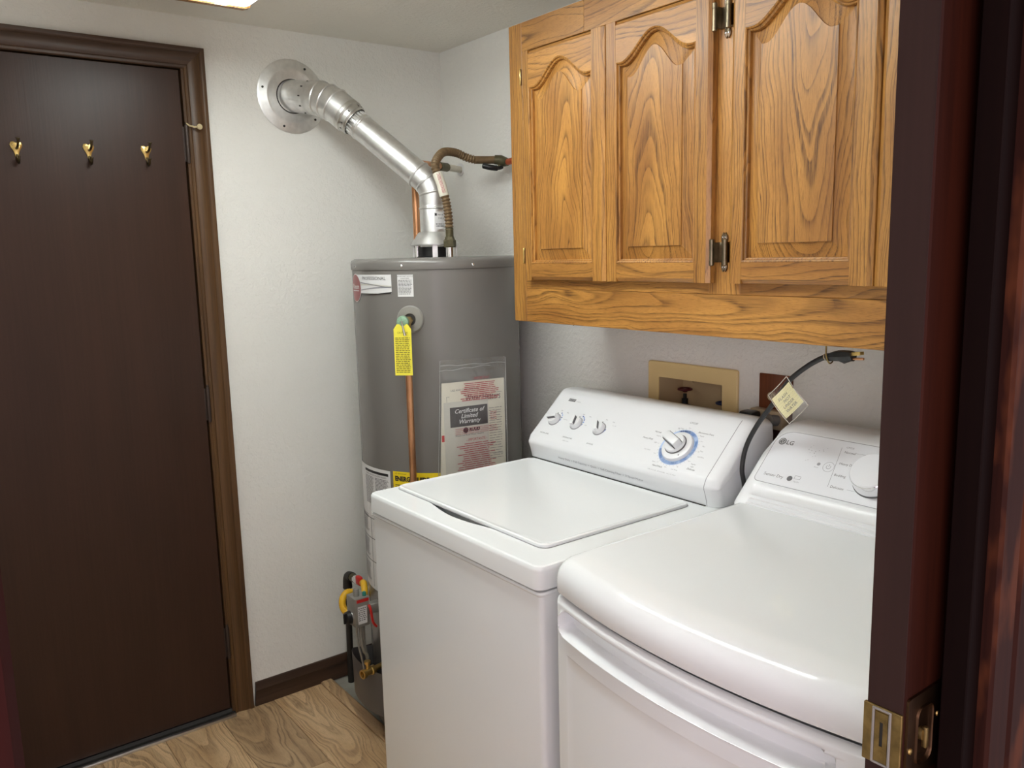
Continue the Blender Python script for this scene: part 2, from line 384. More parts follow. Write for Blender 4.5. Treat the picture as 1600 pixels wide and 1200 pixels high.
seams = [-1.308 - 0.178 * 3, -1.308 - 0.178 * 2, -1.308 - 0.178, -1.308, -1.127, -0.95, -0.769, -0.597]
joints = [[-0.9], [-0.55], [-1.0], [-0.75], [-0.8], [-0.45], [-1.1]]
for i in range(7):
    ys = [-0.001]
    y = joints[i][0]
    while y > -3.4: ys.append(y); y -= 1.22
    ys.append(-3.5)
    for j in range(len(ys) - 1):
        MB().box(seams[i] + 0.0006, seams[i + 1] - 0.0006, ys[j + 1] + 0.0006, ys[j] - 0.0006, -0.005, 0.002 + rnd.random() * 0.0006, 0.0012, 1).build('plank', 'plank', fl, smooth=0)
MB().loft([[( -0.597, y, -0.004), (-0.597, y, 0.006), (-0.590, y, 0.009), (-0.560, y, 0.009), (-0.553, y, 0.004), (-0.552, y, -0.004)] for y in (-0.013, -0.62)], True, True, True).build('trim_1', 'plank', kind='structure')

# brown door in the back wall
def moulding(prof, a, bb, ax_s, ax_h, ma=0.0, mb=0.0):
    """profile (s across, h out) swept a->b; ends mitred by ma, mb metres of length per metre across"""
    a = Vector(a); bb = Vector(bb); d = (bb - a).normalized(); S_ = Vector(ax_s); Hh = Vector(ax_h)
    r0 = [a + S_ * s + Hh * h - d * (ma * s) for s, h in prof]; r1 = [bb + S_ * s + Hh * h + d * (mb * s) for s, h in prof]
    return MB().loft([r0, r1], True, True, True)
CAS = [(0, 0), (0, 0.007), (0.003, 0.011), (0.009, 0.011), (0.013, 0.008), (0.018, 0.010), (0.040, 0.014), (0.046, 0.012), (0.050, 0.016), (0.054, 0.018), (0.062, 0.017), (0.062, 0)]
t2 = moulding(CAS, (-0.900, 0, 0), (-0.900, 0, 2.039), (1, 0, 0), (0, -1, 0), 0, 1).build('trim_2', 'casing', kind='structure')
moulding(CAS, (-1.680, 0, 2.039), (-0.900, 0, 2.039), (0, 0, 1), (0, -1, 0), 1, 1).build('trim_3', 'casingX', kind='structure')
moulding(CAS, (-1.680, 0, 2.039), (-1.680, 0, 0), (-1, 0, 0), (0, -1, 0), 1, 0).build('trim_4', 'casing', kind='structure')
b = MB(); b.box(-0.9065, -0.900, -0.006, 0.12, 0, 2.046); b.box(-1.680, -1.6735, -0.006, 0.12, 0, 2.046); b.box(-1.6735, -0.9065, -0.006, 0.12, 2.039, 2.046)
b.box(-0.922, -0.9065, 0.040, 0.055, 0, 2.04); b.box(-1.6735, -0.9065, 0.040, 0.055, 2.025, 2.039)
b.build('trim_5', 'casing', kind='structure')
d1 = MB().box(-1.670, -0.911, 0.0, 0.036, 0.021, 2.036, 0.0015, 1).build('door_1', 'door', kind='structure')
for z in (1.825, 1.04, 0.25):
    hg = MB().lathe([(0.0052, -0.055), (0.0058, -0.052), (0.0058, 0.052), (0.0052, 0.055)], (-0.9035, -0.0065, z), seg=14)
    hg.lathe([(0.0035, 0.055), (0.0045, 0.057), (0.003, 0.062)], (-0.9035, -0.0065, z), seg=10)
    hg.box(-0.913, -0.904, -0.001, 0.0006, z - 0.05, z + 0.05)
    hobj = hg.build('hinge', 'hinge', d1)
    if z > 1.5:
        hs = MB().tube([(-0.9035, -0.0075, z + 0.06), (-0.896, -0.016, z + 0.052), (-0.884, -0.026, z + 0.048), (-0.874, -0.030, z + 0.049)], 0.0024, 8)
        hs.lathe([(0.002, 0), (0.0075, 0.001), (0.0085, 0.004), (0.0075, 0.007), (0.003, 0.008)], (-0.872, -0.026, z + 0.049), (0.1, -1, 0), 18)
        hs.build('door_stop', plain('ivory_rubber', rgb(196, 180, 140), 0.5), hobj)
b = MB(); b.prism([(-1.68, 0.05, 0.0), (-1.68, 0.05, 0.017), (-1.68, 0.002, 0.017), (-1.68, -0.006, 0.010), (-1.68, -0.022, 0.010), (-1.68, -0.024, 0.0)], (0.78, 0, 0))
sill = b.build('trim_6', plain('dark_sill', rgb(26, 21, 19), 0.7), kind='structure', smooth=0)
MB().box(-1.676, -0.902, -0.034, -0.020, 0.001, 0.0115, 0.003).build('metal_edge', 'alu', sill)
# baseboard on the back wall
BB = [(0, 0), (0, 0.014), (0.020, 0.013), (0.024, 0.011), (0.052, 0.011), (0.056, 0.013), (0.062, 0.010), (0.070, 0.008), (0.080, 0.004), (0.082, 0)]
moulding(BB, (-0.832, 0, 0), (-0.004, 0, 0), (0, 0, 1), (0, -1, 0), -0.1, 0).build('baseboard_back', 'base', kind='structure')

# pocket door and its frame in the doorway wall
pd = MB().box(-1.030, -0.30, -2.290, -2.255, 0.012, 2.05, 0.0015, 1).build('door_2', 'pocket', kind='structure')
b = MB().box(-1.0312, -1.0298, -2.2885, -2.2565, 0.012, 2.05)
b.build('edge_strip', 'pocketedge', pd, smooth=0)
pe = MB().box(-1.0335, -1.0300, -2.2890, -2.2540, 1.0290, 1.0838, 0.0006, 1).build('edge_plate', 'brassold', pd)
fm = MB()
for y in (-2.2638, -2.2790): fm.box(-1.0350, -1.0330, y - 0.0011, y + 0.0011, 1.0300, 1.0828, 0.0004, 1)
for z in (1.0308, 1.0820): fm.box(-1.0350, -1.0330, -2.2790, -2.2638, z - 0.0010, z + 0.0010, 0.0004, 1)
fm.build('plate_rim', 'silver', pe)
ipl = [(-2.2655, 1.0335), (-2.2773, 1.0335), (-2.2773, 1.0795), (-2.2655, 1.0795)]
sl = [(-2.2700, 1.0475), (-2.2730, 1.0475), (-2.2730, 1.0705), (-2.2700, 1.0705)]
fp = MB().poly([(-1.0343, y, z) for y, z in ipl], [[(-1.0343, y, z) for y, z in sl]])
fp.loft([[(-1.0343, y, z) for y, z in sl], [(-1.0336, y, z) for y, z in sl]]); fp.loft([[(-1.0343, y, z) for y, z in ipl], [(-1.0336, y, z) for y, z in ipl]])
fp.build('finger_pull', 'brassold', pe, smooth=0)
MB().box(-1.0338, -1.0336, -2.2735, -2.2695, 1.046, 1.072).build('slot', 'black', pe)
# flush pull on the hall face of the pocket door: plate with a dished cup
op = rrect(-1.029, -0.966, 1.018, 1.098, 0.004, 3); cp = rrect(-1.014, -0.989, 1.032, 1.084, 0.008, 5)
fp = MB().poly([(x, -2.2925, z) for x, z in op], [[(x, -2.2925, z) for x, z in cp]])
fp.loft([[(x, -2.2925, z) for x, z in op], [(x, -2.290, z) for x, z in op]])
cups = []
for k_, dd in ((1, 0), (0.97, 0.002), (0.86, 0.0035)):
    cups.append([(-1.0015 + (x + 1.0015) * k_, -2.2935 + dd if dd == 0 else -2.2925 + dd * 0.6, 1.058 + (z - 1.058) * k_) for x, z in cp])
fp.loft(cups, True, False, True)
fo = fp.build('flush_pull', 'pull', pd)
MB().loft([[(x, -2.2930, z) for x, z in cp], [(-1.0015 + (x + 1.0015) * 1.07, -2.2945, 1.058 + (z - 1.058) * 1.04) for x, z in cp], [(-1.0015 + (x + 1.0015) * 1.12, -2.2925, 1.058 + (z - 1.058) * 1.06) for x, z in cp]]).build('cup_rim', 'pull', fo)
tt = MB().lathe([(0.006, 0), (0.0055, 0.004), (0.0, 0.0045)], (-1.006, -2.2915, 1.060), (0, -1, 0), 16); tt.box(-1.0085, -1.0035, -2.2990, -2.2940, 1.048, 1.068, 0.0015)
tt.build('thumb_turn', 'brassold', fo)
for (x, z) in ((-1.0235, 1.049), (-0.977, 1.068)):
    MB().lathe([(0.0030, 0), (0.0026, 0.0012), (0.0005, 0.0016)], (x, -2.2925, z), (0, -1, 0), 12).build('screw', 'brass', fo)
b = MB(); b.box(-0.990, -0.958, -2.3215, -2.300, 0, 2.06, 0.001, 1); b.build('trim_7', 'jamb', kind='structure')
b = MB(); b.box(-0.962, -0.945, -2.246, -2.226, 0, 2.06, 0.001, 1); b.build('trim_8', 'pocketedge', kind='structure')
CAS2 = [(0, 0), (0, 0.010), (0.003, 0.013), (0.030, 0.015), (0.034, 0.011), (0.038, 0.016), (0.060, 0.018), (0.064, 0.014), (0.110, 0.016), (0.118, 0.012), (0.118, 0)]
moulding(CAS2, (-0.968, YH, 0), (-0.968, YH, 2.10), (1, 0, 0), (0, -1, 0)).build('trim_9', 'worn', kind='structure')
moulding(CAS2, (-1.6745, YH, 2.10), (-1.6745, YH, 0), (-1, 0, 0), (0, -1, 0)).build('trim_10', 'red', kind='structure')
MB().box(-1.6905, -1.676, YH, YF, 0, 2.06, 0.002).build('trim_11', 'pocket', kind='structure')

# ------------------------------------------------------------------ ceiling fixture
L = thing('ceiling_light', (-0.99, -1.06, H), 'ceiling fluorescent light with a glowing white lens and oak end trim above the brown door', 'ceiling light')
lx0, lx1, ly0, ly1, lz = -1.126, -0.858, -1.66, -0.444, 2.108
prof = [(lx0, H), (lx0 + 0.001, lz + 0.016), (lx0 + 0.006, lz + 0.004), (lx0 + 0.018, lz), (lx1 - 0.018, lz), (lx1 - 0.006, lz + 0.004), (lx1 - 0.001, lz + 0.016), (lx1, H)]
MB().loft([[(x, y, z) for x, z in prof] for y in (ly0 + 0.016, ly1 - 0.016)], False).build('lens', 'lens', L, fixn=False)
for y0 in (ly0, ly1 - 0.018):
    MB().prism([(x + (0.003 if x > -0.99 else -0.003), y0, z - 0.004 if z < H else z) for x, z in prof], (0, 0.018, 0)).build('end_trim', 'oakZ', L, smooth=0)

# ------------------------------------------------------------------ wall cabinet
XF = -0.312; XD = -0.333; CT = 2.060; CB = 1.302; Y0 = -0.812; Y1 = -2.215
cab = thing('wall_cabinet', (-0.16, -1.51, CB), 'long oak wall cabinet with arched raised-panel doors above the white washer and dryer', 'cabinet')
b = MB(); b.box(-0.29, -0.002, Y1, Y0, CB + 0.03, CT, 0); b.build('case', 'oakZ', cab, smooth=0)
def frame_piece(name, y0, y1, z0, z1, mat, dx=0.0): return MB().box(XF + dx, -0.29, y0, y1, z0, z1, 0.0012, 1).build(name, mat, cab, smooth=0)
frame_piece('stile', Y0 - 0.052, Y0, CB, CT, 'oakS'); frame_piece('stile', -1.556, -1.476, 1.39, 2.0, 'oakS'); frame_piece('stile', Y1, Y1 + 0.07, CB, CT, 'oakS')
frame_piece('rail', -1.10, Y0 - 0.0525, 1.988, CT, 'oakY'); frame_piece('rail', Y1 + 0.07, -1.10, 1.988, CT, 'oakY', 0.0004)
frame_piece('rail', Y1 + 0.07, Y0 - 0.0525, CB, 1.3895, 'oakY')
frame_piece('rail', Y1 + 0.07, Y0 - 0.0525, 1.3897, 1.424, 'oakY', 0.0015)
DZ0, DZ1 = 1.414, 1.981
def arch(t):                                                   # 0 middle, 1 corner: cathedral curve with flat shoulders
    t = min(abs(t), 1.0)
    if t > 0.86: return 0.02 * ((t - 0.86) / 0.14) ** 2
    return (0.5 + 0.5 * math.cos(pi * t / 0.86)) ** 0.92
def make_door(ya, yb, fl_, fr_):
    """ya left edge, yb right edge (more negative); fl_, fr_ frame widths"""
    il = ya - fl_; ir = yb + fr_; zb = DZ0 + 0.042; zs = 1.893; rise = 0.054; N = 28
    def opening(ins, dz=0.0):                                   # closed contour, inset by ins
        l = il - ins; r_ = ir + ins; mid = (l + r_) / 2; hw = (l - r_) / 2
        pts = [(l, zb + ins), (r_, zb + ins)]
        for i in range(N + 1):
            tt = 1 - 2 * i / N
            pts.append((mid - hw * tt, zs - ins + rise * arch(tt)))
        return pts
    def at(pts, x): return [Vector((x, y, z)) for y, z in pts]
    pn = MB().loft([at(opening(0.004), XD + 0.013), at(opening(0.008), XD + 0.013), at(opening(0.010), XD + 0.0125), at(opening(0.036), XD + 0.0035), at(opening(0.0365), XD + 0.001)], True, False, False)
    pn.poly(at(opening(0.0365), XD + 0.001))
    pn.box(XD + 0.0135, XF - 0.0005, ir - 0.004, il + 0.004, zb - 0.004, zs + 0.06)
    door = pn.build('door', 'oakZ', cab, smooth=25)
    e = 0.009                                                   # bevelled outer edge of the door frame
    def stile(y_out, y_in):
        sgn = 1 if y_out > y_in else -1
        prof_ = [(y_in, XF - 0.001), (y_in, XD), (y_out - sgn * e, XD), (y_out - sgn * 0.001, XD + 0.006), (y_out, XD + 0.010), (y_out, XF - 0.001)]
        a_ = [Vector((x, y, DZ0)) for y, x in prof_]; b_ = [Vector((x, y, DZ1)) for y, x in prof_]
        MB().loft([a_, b_], True, True, True).build('stile', 'oakS', door, smooth=25)
    stile(ya, il); stile(yb, ir)
    b = MB(); pr = [(zb, XF - 0.001), (zb, XD + 0.0002), (DZ0 + e, XD + 0.0002), (DZ0 + 0.001, XD + 0.0062), (DZ0, XD + 0.010), (DZ0, XF - 0.001)]
    b.loft([[Vector((x, y, z)) for z, x in pr] for y in (il - 0.0003, ir + 0.0003)], True, True, True); b.build('bottom_rail', 'oakY', door, smooth=25)
    arc = opening(0)[2:]
    front = [Vector((XD + 0.0002, y, z)) for y, z in arc] + [Vector((XD + 0.0002, il - 0.0003, DZ1 - e)), Vector((XD + 0.0002, ir + 0.0003, DZ1 - e))]
    if arc[0][0] > arc[-1][0]: front = [Vector((XD + 0.0002, y, z)) for y, z in arc] + [Vector((XD + 0.0002, ir + 0.0003, DZ1 - e)), Vector((XD + 0.0002, il - 0.0003, DZ1 - e))]
    b = MB(); b.poly(front); b.loft([front, [p + Vector((0.020, 0, 0)) for p in front]])
    b.loft([[Vector((XD + 0.0002, y, DZ1 - e)), Vector((XD + 0.007, y, DZ1 - 0.0005)), Vector((XD + 0.010, y, DZ1)), Vector((XF - 0.001, y, DZ1)), Vector((XF - 0.001, y, DZ1 - e))] for y in (il, ir)], True, True, True)
    b.build('top_rail', 'oakY', door, smooth=25)
    b = MB().loft([at(opening(-0.0002), XD + 0.0001), at(opening(0.0015), XD - 0.0010), at(opening(0.0035), XD + 0.0002), at(opening(0.0042), XD + 0.004), at(opening(0.0058), XD + 0.0042), at(opening(0.0078), XD + 0.0060), at(opening(0.0085), XD + 0.0130)])
    b.build('moulding', 'oakS', door, smooth=40)
    return door
make_door(-0.884, -1.1865, 0.031, 0.040)
make_door(-1.1875, -1.494, 0.038, 0.040)
make_door(-1.540, -1.846, 0.033, 0.042)
make_door(-1.8475, -2.150, 0.038, 0.040)
def cab_hinge(yk, s, z):                                        # yk knuckle, leaf runs towards s along Y
    b = MB().lathe([(0.003, -0.027), (0.0052, -0.0255), (0.0052, -0.016), (0.0047, -0.0155), (0.0047, 0.0155), (0.0052, 0.016), (0.0052, 0.0255), (0.003, 0.027)], (XD - 0.001, yk, z), seg=14)
    b.box(XF - 0.004, XF - 0.0005, min(yk, yk + s * 0.016), max(yk, yk + s * 0.016), z - 0.020, z + 0.020, 0.001)
    b.box(XD + 0.001, XF - 0.001, yk - 0.002, yk + 0.002, z - 0.020, z + 0.020)
    pts = [(0, 0.040), (0.004, 0.034), (0.005, 0.028), (0.0035, 0.022), (0.0045, 0.0), (0.0035, -0.022), (0.005, -0.028), (0.004, -0.034), (0, -0.040), (-0.004, -0.034), (-0.005, -0.028), (-0.0035, -0.022), (-0.003, 0), (-0.0035, 0.022), (-0.005, 0.028), (-0.004, 0.034)]
    b.loft([[Vector((XF - 0.0004, yk + s * 0.0135 + y, z + zz)) for y, zz in pts], [Vector((XF - 0.0035, yk + s * 0.0135 + y * 0.9, z + zz * 0.98)) for y, zz in pts], [Vector((XF - 0.0055, yk + s * 0.0135 + y * 0.4, z + zz * 0.9)) for y, zz in pts]], True, False, True)
    h = b.build('hinge', 'bronze', cab)
    for zz in (0.030, -0.030): MB().lathe([(0.0022, 0), (0.0018, 0.0012), (0.0003, 0.0016)], (XF - 0.0045, yk + s * 0.0135, z + zz), (-1, 0, 0), 10).build('screw', 'chrome', h)
for z in (1.928, 1.476): cab_hinge(-1.5015, -1, z); cab_hinge(-1.5345, 1, z)
for z in (1.928, 1.476):
    h = MB().lathe([(0.0018, -0.020), (0.0030, -0.018), (0.0030, 0.018), (0.0018, 0.020)], (XF - 0.0025, -0.861, z), seg=10).build('hinge', 'brass', cab)

# ------------------------------------------------------------------ washing machine
WY0, WY1 = -0.842, -1.497; WX0, WX1 = -0.797, -0.14
wm = thing('washing_machine', (-0.46, -1.17, 0), 'white top-load washing machine with blue-ringed dial, nearest the grey water heater', 'washer')
def hcont(x0, x1, y0, y1, r, z): return [Vector((x, y, z)) for x, y in rrect(x0, x1, y0, y1, r)]
b = MB().loft([hcont(WX0 + 0.008, WX1, WY1 + 0.002, WY0 - 0.002, [0.012, 0.012, 0.012, 0.012], 0.03), hcont(WX0 + 0.008, WX1, WY1 + 0.002, WY0 - 0.002, 0.012, 0.860), hcont(WX0 + 0.0045, WX1, WY1 + 0.001, WY0 - 0.001, 0.012, 0.8630), hcont(WX0 + 0.0035, WX1, WY1 + 0.0005, WY0 - 0.0005, 0.012, 0.8660), hcont(WX0 + 0.0060, WX1 - 0.002, WY1 + 0.003, WY0 - 0.003, 0.012, 0.8692), hcont(WX0 + 0.014, WX1 - 0.004, WY1 + 0.008, WY0 - 0.008, 0.010, 0.8700)], True, True, True)
b.build('body', 'white', wm)
for (x, y) in ((-0.74, -0.90), (-0.74, -1.44), (-0.20, -0.90), (-0.20, -1.44)):
    MB().lathe([(0.020, 0.0), (0.022, 0.004), (0.022, 0.014), (0.010, 0.016), (0.010, 0.035)], (x, y, 0), seg=16).build('foot', 'black', wm)
MB().loft([hcont(WX0 + 0.016, WX1 - 0.01, WY1 + 0.012, WY0 - 0.012, 0.01, 0.866), hcont(WX0 + 0.016, WX1 - 0.01, WY1 + 0.012, WY0 - 0.012, 0.01, 0.876)]).build('seam', 'gap', wm)
# top pan, its deck cut open in front of the lid for the fingers
R4 = 0.020
rings = []
for ins, z in ((0.010, 0.8735), (0.002, 0.8735), (0.0, 0.876), (0.0, 0.9105), (0.0008, 0.9150), (0.0030, 0.9185), (0.0070, 0.920)):
    rings.append(hcont(WX0 + ins, WX1 - ins, WY1 + ins, WY0 - ins, max(R4 - ins * 0.6, 0.006), z))
lens_ = []
for i in range(17):
    t = i / 16; y = -1.010 - t * 0.262; lens_.append((-0.7275 - 0.0190 * math.sin(pi * t) ** 1.3, y))
for i in range(17):
    t = i / 16; y = -1.272 + t * 0.262; lens_.append((-0.715 + 0.0 * t, y))
hole = [Vector((x, y, 0.920)) for x, y in lens_]
b = MB().loft(rings); b.poly(rings[-1], [hole]); b.loft([hole, [p + Vector((0.003, 0, -0.004)) for p in hole], [p + Vector((0.006, 0, -0.030)) for p in hole]], True, False, True)
b.build('top_pan', 'white', wm)
MB().add([(x + 0.004, y, 0.8955) for x, y in lens_], [tuple(range(len(lens_)))]).build('finger_recess', 'gap', wm)
lidr = []
for ins, z in ((0.004, 0.9195), (0.0005, 0.9205), (0.0, 0.9235), (0.001, 0.9262), (0.0045, 0.9278), (0.009, 0.9265), (0.016, 0.9258)):
    lidr.append(hcont(-0.7275 + ins, -0.302 - ins, -1.428 + ins, -0.858 - ins, 0.020 - ins * 0.5, z))
MB().loft(lidr, True, True, True).build('lid', 'white', wm)
def gapline(x0, x1, y0, y1, w, z, r):
    o_ = rrect(x0, x1, y0, y1, r); i_ = rrect(x0 + w, x1 - w, y0 + w, y1 - w, r)
    return MB().loft([[Vector((x, y, z)) for x, y in o_], [Vector((x, y, z)) for x, y in i_]])
gapline(-0.7290, -0.3005, -1.4295, -0.8565, 0.004, 0.9203, 0.020).build('lid_gap', 'ltprint', wm)
# console: one profile lofted along Y, pulled in at both ends
P0 = Vector((-0.285, 0, 0.985)); sv = Vector((0.111, 0, 0.103)).normalized(); nv = Vector((-sv.z, 0, sv.x))
def pv(v): q = P0 + sv * v; return (q.x, q.z)
front = [(-0.281, 0.920), (-0.283, 0.930), (-0.287, 0.945), (-0.2925, 0.960), (-0.2935, 0.966), (-0.2915, 0.972), (-0.288, 0.979), pv(0.000), pv(0.004), pv(0.04), pv(0.08), pv(0.12), pv(0.150), pv(0.156), (-0.162, 1.0975), (-0.150, 1.101), (-0.120, 1.101), (-0.092, 1.096), (-0.082, 1.086), (-0.078, 1.06), (-0.078, 0.920)]
def console_sections(front, ys, inset, k_, zbase, xbase):
    secs = []
    n = len(front)
    for y, ins, kk in zip(ys, inset, k_):
        pts = []
        for i, (x, z) in enumerate(front):
            x2 = xbase + (x - xbase) * kk if False else x; z2 = zbase + (z - zbase) * kk
            x2 = x + (z - z2) * -0.9 if x < -0.16 else x
            a_ = front[max(i - 1, 0)]; c_ = front[min(i + 1, n - 1)]
            tx, tz = c_[0] - a_[0], c_[1] - a_[1]; l_ = math.hypot(tx, tz) or 1
            nx, nz = tz / l_, -tx / l_                            # inward for a profile walked bottom -> over the top -> back
            pts.append(Vector((x2 + nx * ins, y, max(z2 + nz * ins, zbase))))
        secs.append(pts)
    return secs
ys = [-0.829, -0.831, -0.835, -0.841, -0.848, -1.456, -1.466, -1.474, -1.481, -1.486, -1.489]
ins = [0.010, 0.0045, 0.0018, 0.0004, 0.0, 0.0, 0.0012, 0.0035, 0.0075, 0.012, 0.017]
con = MB().loft(console_sections(front, ys, ins, [1] * 11, 0.920, -0.29), True, True, True).build('console', 'whitep', wm, smooth=50)
sec = console_sections(front, [-1.4545, -1.4562], [-0.0003, -0.0003], [1, 1], 0.920, -0.29)
MB().loft([s_[:15] for s_ in sec], False).build('seam', 'ltprint', con)
sec = console_sections([(x - 0.0012, z) for x, z in front], [-0.836, -1.452], [0, 0], [1, 1], 0.9205, -0.29)
MB().box(-0.2845, -0.2800, -1.452, -0.834, 0.9202, 0.9222).build('base_gap', 'gap', con)
F = frame(P0, (0, -1, 0), sv, nv, 0.0004)
def W(y, v): return (-y, v)                                    # the panel's coordinates: u = -Y
pr = MB(); pg = MB(); pb = MB(); plb = MB(); pdb = MB()
def tx(dst, body, y, v, size, align='LEFT', shear=0.0, bold=0.0, sx=1.0): dst.text(body, size, lambda a, b_: F(-y + a, v + b_), align, shear, bold, sx)
pr.rect(F, 0.888, 0.916, 0.130, 0.1385); tx(pg, 'KENMORE', -0.8895, 0.1320, 0.0045, sx=0.95)
kn = MB(); kn.text('KENMORE', 0.0062, lambda a, b_: F(0.8895 + a, 0.1320 + b_, 0.0008), 'LEFT', 0, 0, 0.95); kn.build('badge_lettering', 'label', con, smooth=0)
pg = MB(); tx(pg, '80 SERIES', -0.920, 0.131, 0.0040, sx=1.1)
tx(pr, 'WATER LEVEL', -0.884, 0.012, 0.0058, 'CENTER', 0.15); tx(pr, 'TEMPERATURE', -0.977, 0.014, 0.0058, 'CENTER', 0.15); tx(pg, 'WASH / RINSE', -0.979, 0.004, 0.0037, 'CENTER'); tx(pr, 'OPTIONS', -1.066, 0.012, 0.0058, 'CENTER', 0.15)
tx(pr, 'CYCLES', -1.335, 0.132, 0.0068, 'CENTER', 0.25)
tx(pr, 'Normal', -1.262, 0.089, 0.0065, 'RIGHT', 0.1); tx(pr, 'Heavy Duty', -1.250, 0.066, 0.0068, 'RIGHT', 0.1); tx(pr, 'Permanent Press', -1.364, 0.110, 0.0065, 'LEFT', 0.1)
tx(pg, 'Regular', -1.372, 0.102, 0.0045); tx(pr, 'Delicate', -1.392, 0.010, 0.0068, 'LEFT', 0.1); tx(pr, 'HandWash', -1.325, -0.002, 0.0068, 'RIGHT', 0.1)
for y, v, tt, al in ((-1.268, 0.079, 'Regular', 'RIGHT'), (-1.268, 0.060, 'Light', 'RIGHT'), (-1.262, 0.036, 'Last Rinse', 'RIGHT'), (-1.300, 0.112, 'Last Rinse', 'LEFT'), (-1.396, 0.076, 'Max', 'LEFT'), (-1.398, 0.062, 'Med', 'LEFT'), (-1.400, 0.047, 'Last Rinse', 'LEFT'), (-1.395, 0.025, 'Regular', 'LEFT'), (-1.398, 0.018, 'Light', 'LEFT'), (-1.352, 0.000, 'Last Rinse', 'LEFT'), (-1.298, 0.008, 'Short', 'RIGHT')):
    tx(pg, tt, y, v, 0.0046, al)
tx(pg, 'PUSH TO STOP    ROTATE DIAL    PULL TO START', -1.288, -0.014, 0.0037, sx=1.05)
for (y, v, a0, a1) in ((-0.887, 0.064, -55, 60), (-0.975, 0.066, -35, 70), (-1.065, 0.064, -65, -10)):
    n_ = 6
    for i in range(n_):
        aa = math.radians(a0 + (a1 - a0) * i / (n_ - 1)); ca, sa = math.cos(aa), math.sin(aa)
        R0 = 0.0195
        for dst, ra, rb, wd in ((pdb if i % 2 else pb, R0, R0 + 0.0038, 0.0024),):
            q = [(ra, -wd), (rb, -wd), (rb, wd), (ra, wd)]
            dst.add([F(-y + r_ * ca - w_ * sa, v + 0.004 + r_ * sa + w_ * ca) for r_, w_ in q], [(0, 1, 2, 3)])
    tx(pg, 'Max', y - 0.028, v + 0.026, 0.0052); tx(pg, 'Min', y - 0.001, v + 0.029, 0.0052)
tx(pg, 'Extra Rinse', -0.918, 0.068, 0.0037); tx(pg, 'Cold', -1.007, 0.064, 0.0037); tx(pg, 'On / Off', -1.100, 0.080, 0.0037)
DY, DV = -1.334, 0.061
def arcband(dst, a0, a1, r0=0.0425, r1=0.0500):
    n_ = max(2, int(abs(a1 - a0) / 6)); rows = []
    for r_ in (r0, r1): rows.append([F(-DY + r_ * math.cos(math.radians(a0 + (a1 - a0) * i / n_)), DV + r_ * math.sin(math.radians(a0 + (a1 - a0) * i / n_))) for i in range(n_ + 1)])
    dst.grid(rows)
arcband(plb, 0, 360, 0.0412, 0.0512)
for a0, a1, dst in ((78, 118, pdb), (52, 76, pb), (-18, 36, pb), (-52, -22, pb), (-120, -58, pb), (-165, -126, pb)): arcband(dst, a0, a1)
tk = MB()
for i in range(36):
    aa = math.radians(i * 10); q = [(0.0525, -0.0003), (0.0550, -0.0003), (0.0550, 0.0003), (0.0525, 0.0003)]
    tk.add([F(-DY + r_ * math.cos(aa) - w_ * math.sin(aa), DV + r_ * math.sin(aa) + w_ * math.cos(aa)) for r_, w_ in q], [(0, 1, 2, 3)])
    if i % 3 == 0: tx(pg, 'Rinse' if i % 2 else 'Off', DY - 0.061 * math.cos(aa), DV - 0.0015 + 0.058 * math.sin(aa), 0.0034, 'CENTER')
pg.add(tk.v, tk.f)
pr.build('lettering', 'greyprint', con, smooth=0); pg.build('small_lettering', 'ltprint', con, smooth=0)
plb.build('dial_ring', 'ltblue', con, smooth=0); pb.build('dial_marks', 'blueprint', con, smooth=0); pdb.build('dark_marks', 'dkblue', con, smooth=0)
lw = MB(); lf = lambda a, b_: Vector((-0.2862 - 0.25 * (b_ + 0.0), -0.955 - a, 0.9385 + b_))
lw.text('Heavy Duty  \u2022  Full Capacity  \u2022  Quiet  \u2022  Self-Cleaning Filter  \u2022  3 Speed Motor', 0.0080, lf, 'LEFT', 0.1, 0, 1.22); lw.build('base_lettering', 'ltprint', con, smooth=0)
def small_knob(y, v, ang):
    o_ = P0 + Vector((0, y, 0)) + sv * v
    kb = MB().lathe([(0.0175, 0.0), (0.0178, 0.003), (0.0165, 0.010), (0.0155, 0.0125), (0.0, 0.0130)], o_, nv, 32)
    uu = Vector((0, -1, 0)); ca, sa = math.cos(ang), math.sin(ang)
    e1 = (uu * ca + sv * sa).normalized(); e2 = (sv * ca - uu * sa).normalized()
    mt = Matrix((( e1.x, e2.x, nv.x, o_.x), (e1.y, e2.y, nv.y, o_.y), (e1.z, e2.z, nv.z, o_.z), (0, 0, 0, 1)))
    kb.box(-0.0045, 0.0045, -0.0155, 0.0155, 0.010, 0.0215, 0.0018, 2, mt)
    k_ = kb.build('knob', 'whitep', con)
    MB().box(0.0042, 0.0050, -0.0125, 0.0125, 0.0128, 0.0200, 0, 1, mt).build('grip_mark', 'greyprint', con, smooth=0)
    MB().lathe([(0.0202, 0.0002), (0.0202, 0.0010)], o_, nv, 32).build('shadow_ring', 'ltprint', con)
    mk = P0 + Vector((0, y + 0.004, 0)) + sv * (v + 0.0225)
    MB().lathe([(0.0017, 0.0003), (0.0016, 0.0008)], mk, nv, 10).build('pointer_dot', 'print', con)
small_knob(-0.887, 0.062, -1.25); small_knob(-0.975, 0.064, 0.31); small_knob(-1.065, 0.063, 0.57)
o_ = P0 + Vector((0, DY, 0)) + sv * DV
kb = MB().lathe([(0.041, 0.0), (0.0412, 0.003), (0.0390, 0.008), (0.0275, 0.012), (0.0, 0.0122)], o_, nv, 56).build('dial', 'whitep', con)
MB().lathe([(0.0272, 0.011), (0.0280, 0.0135), (0.0262, 0.0150), (0.0255, 0.0126)], o_, nv, 48, cap=False).build('dial_groove', 'greyprint', con)
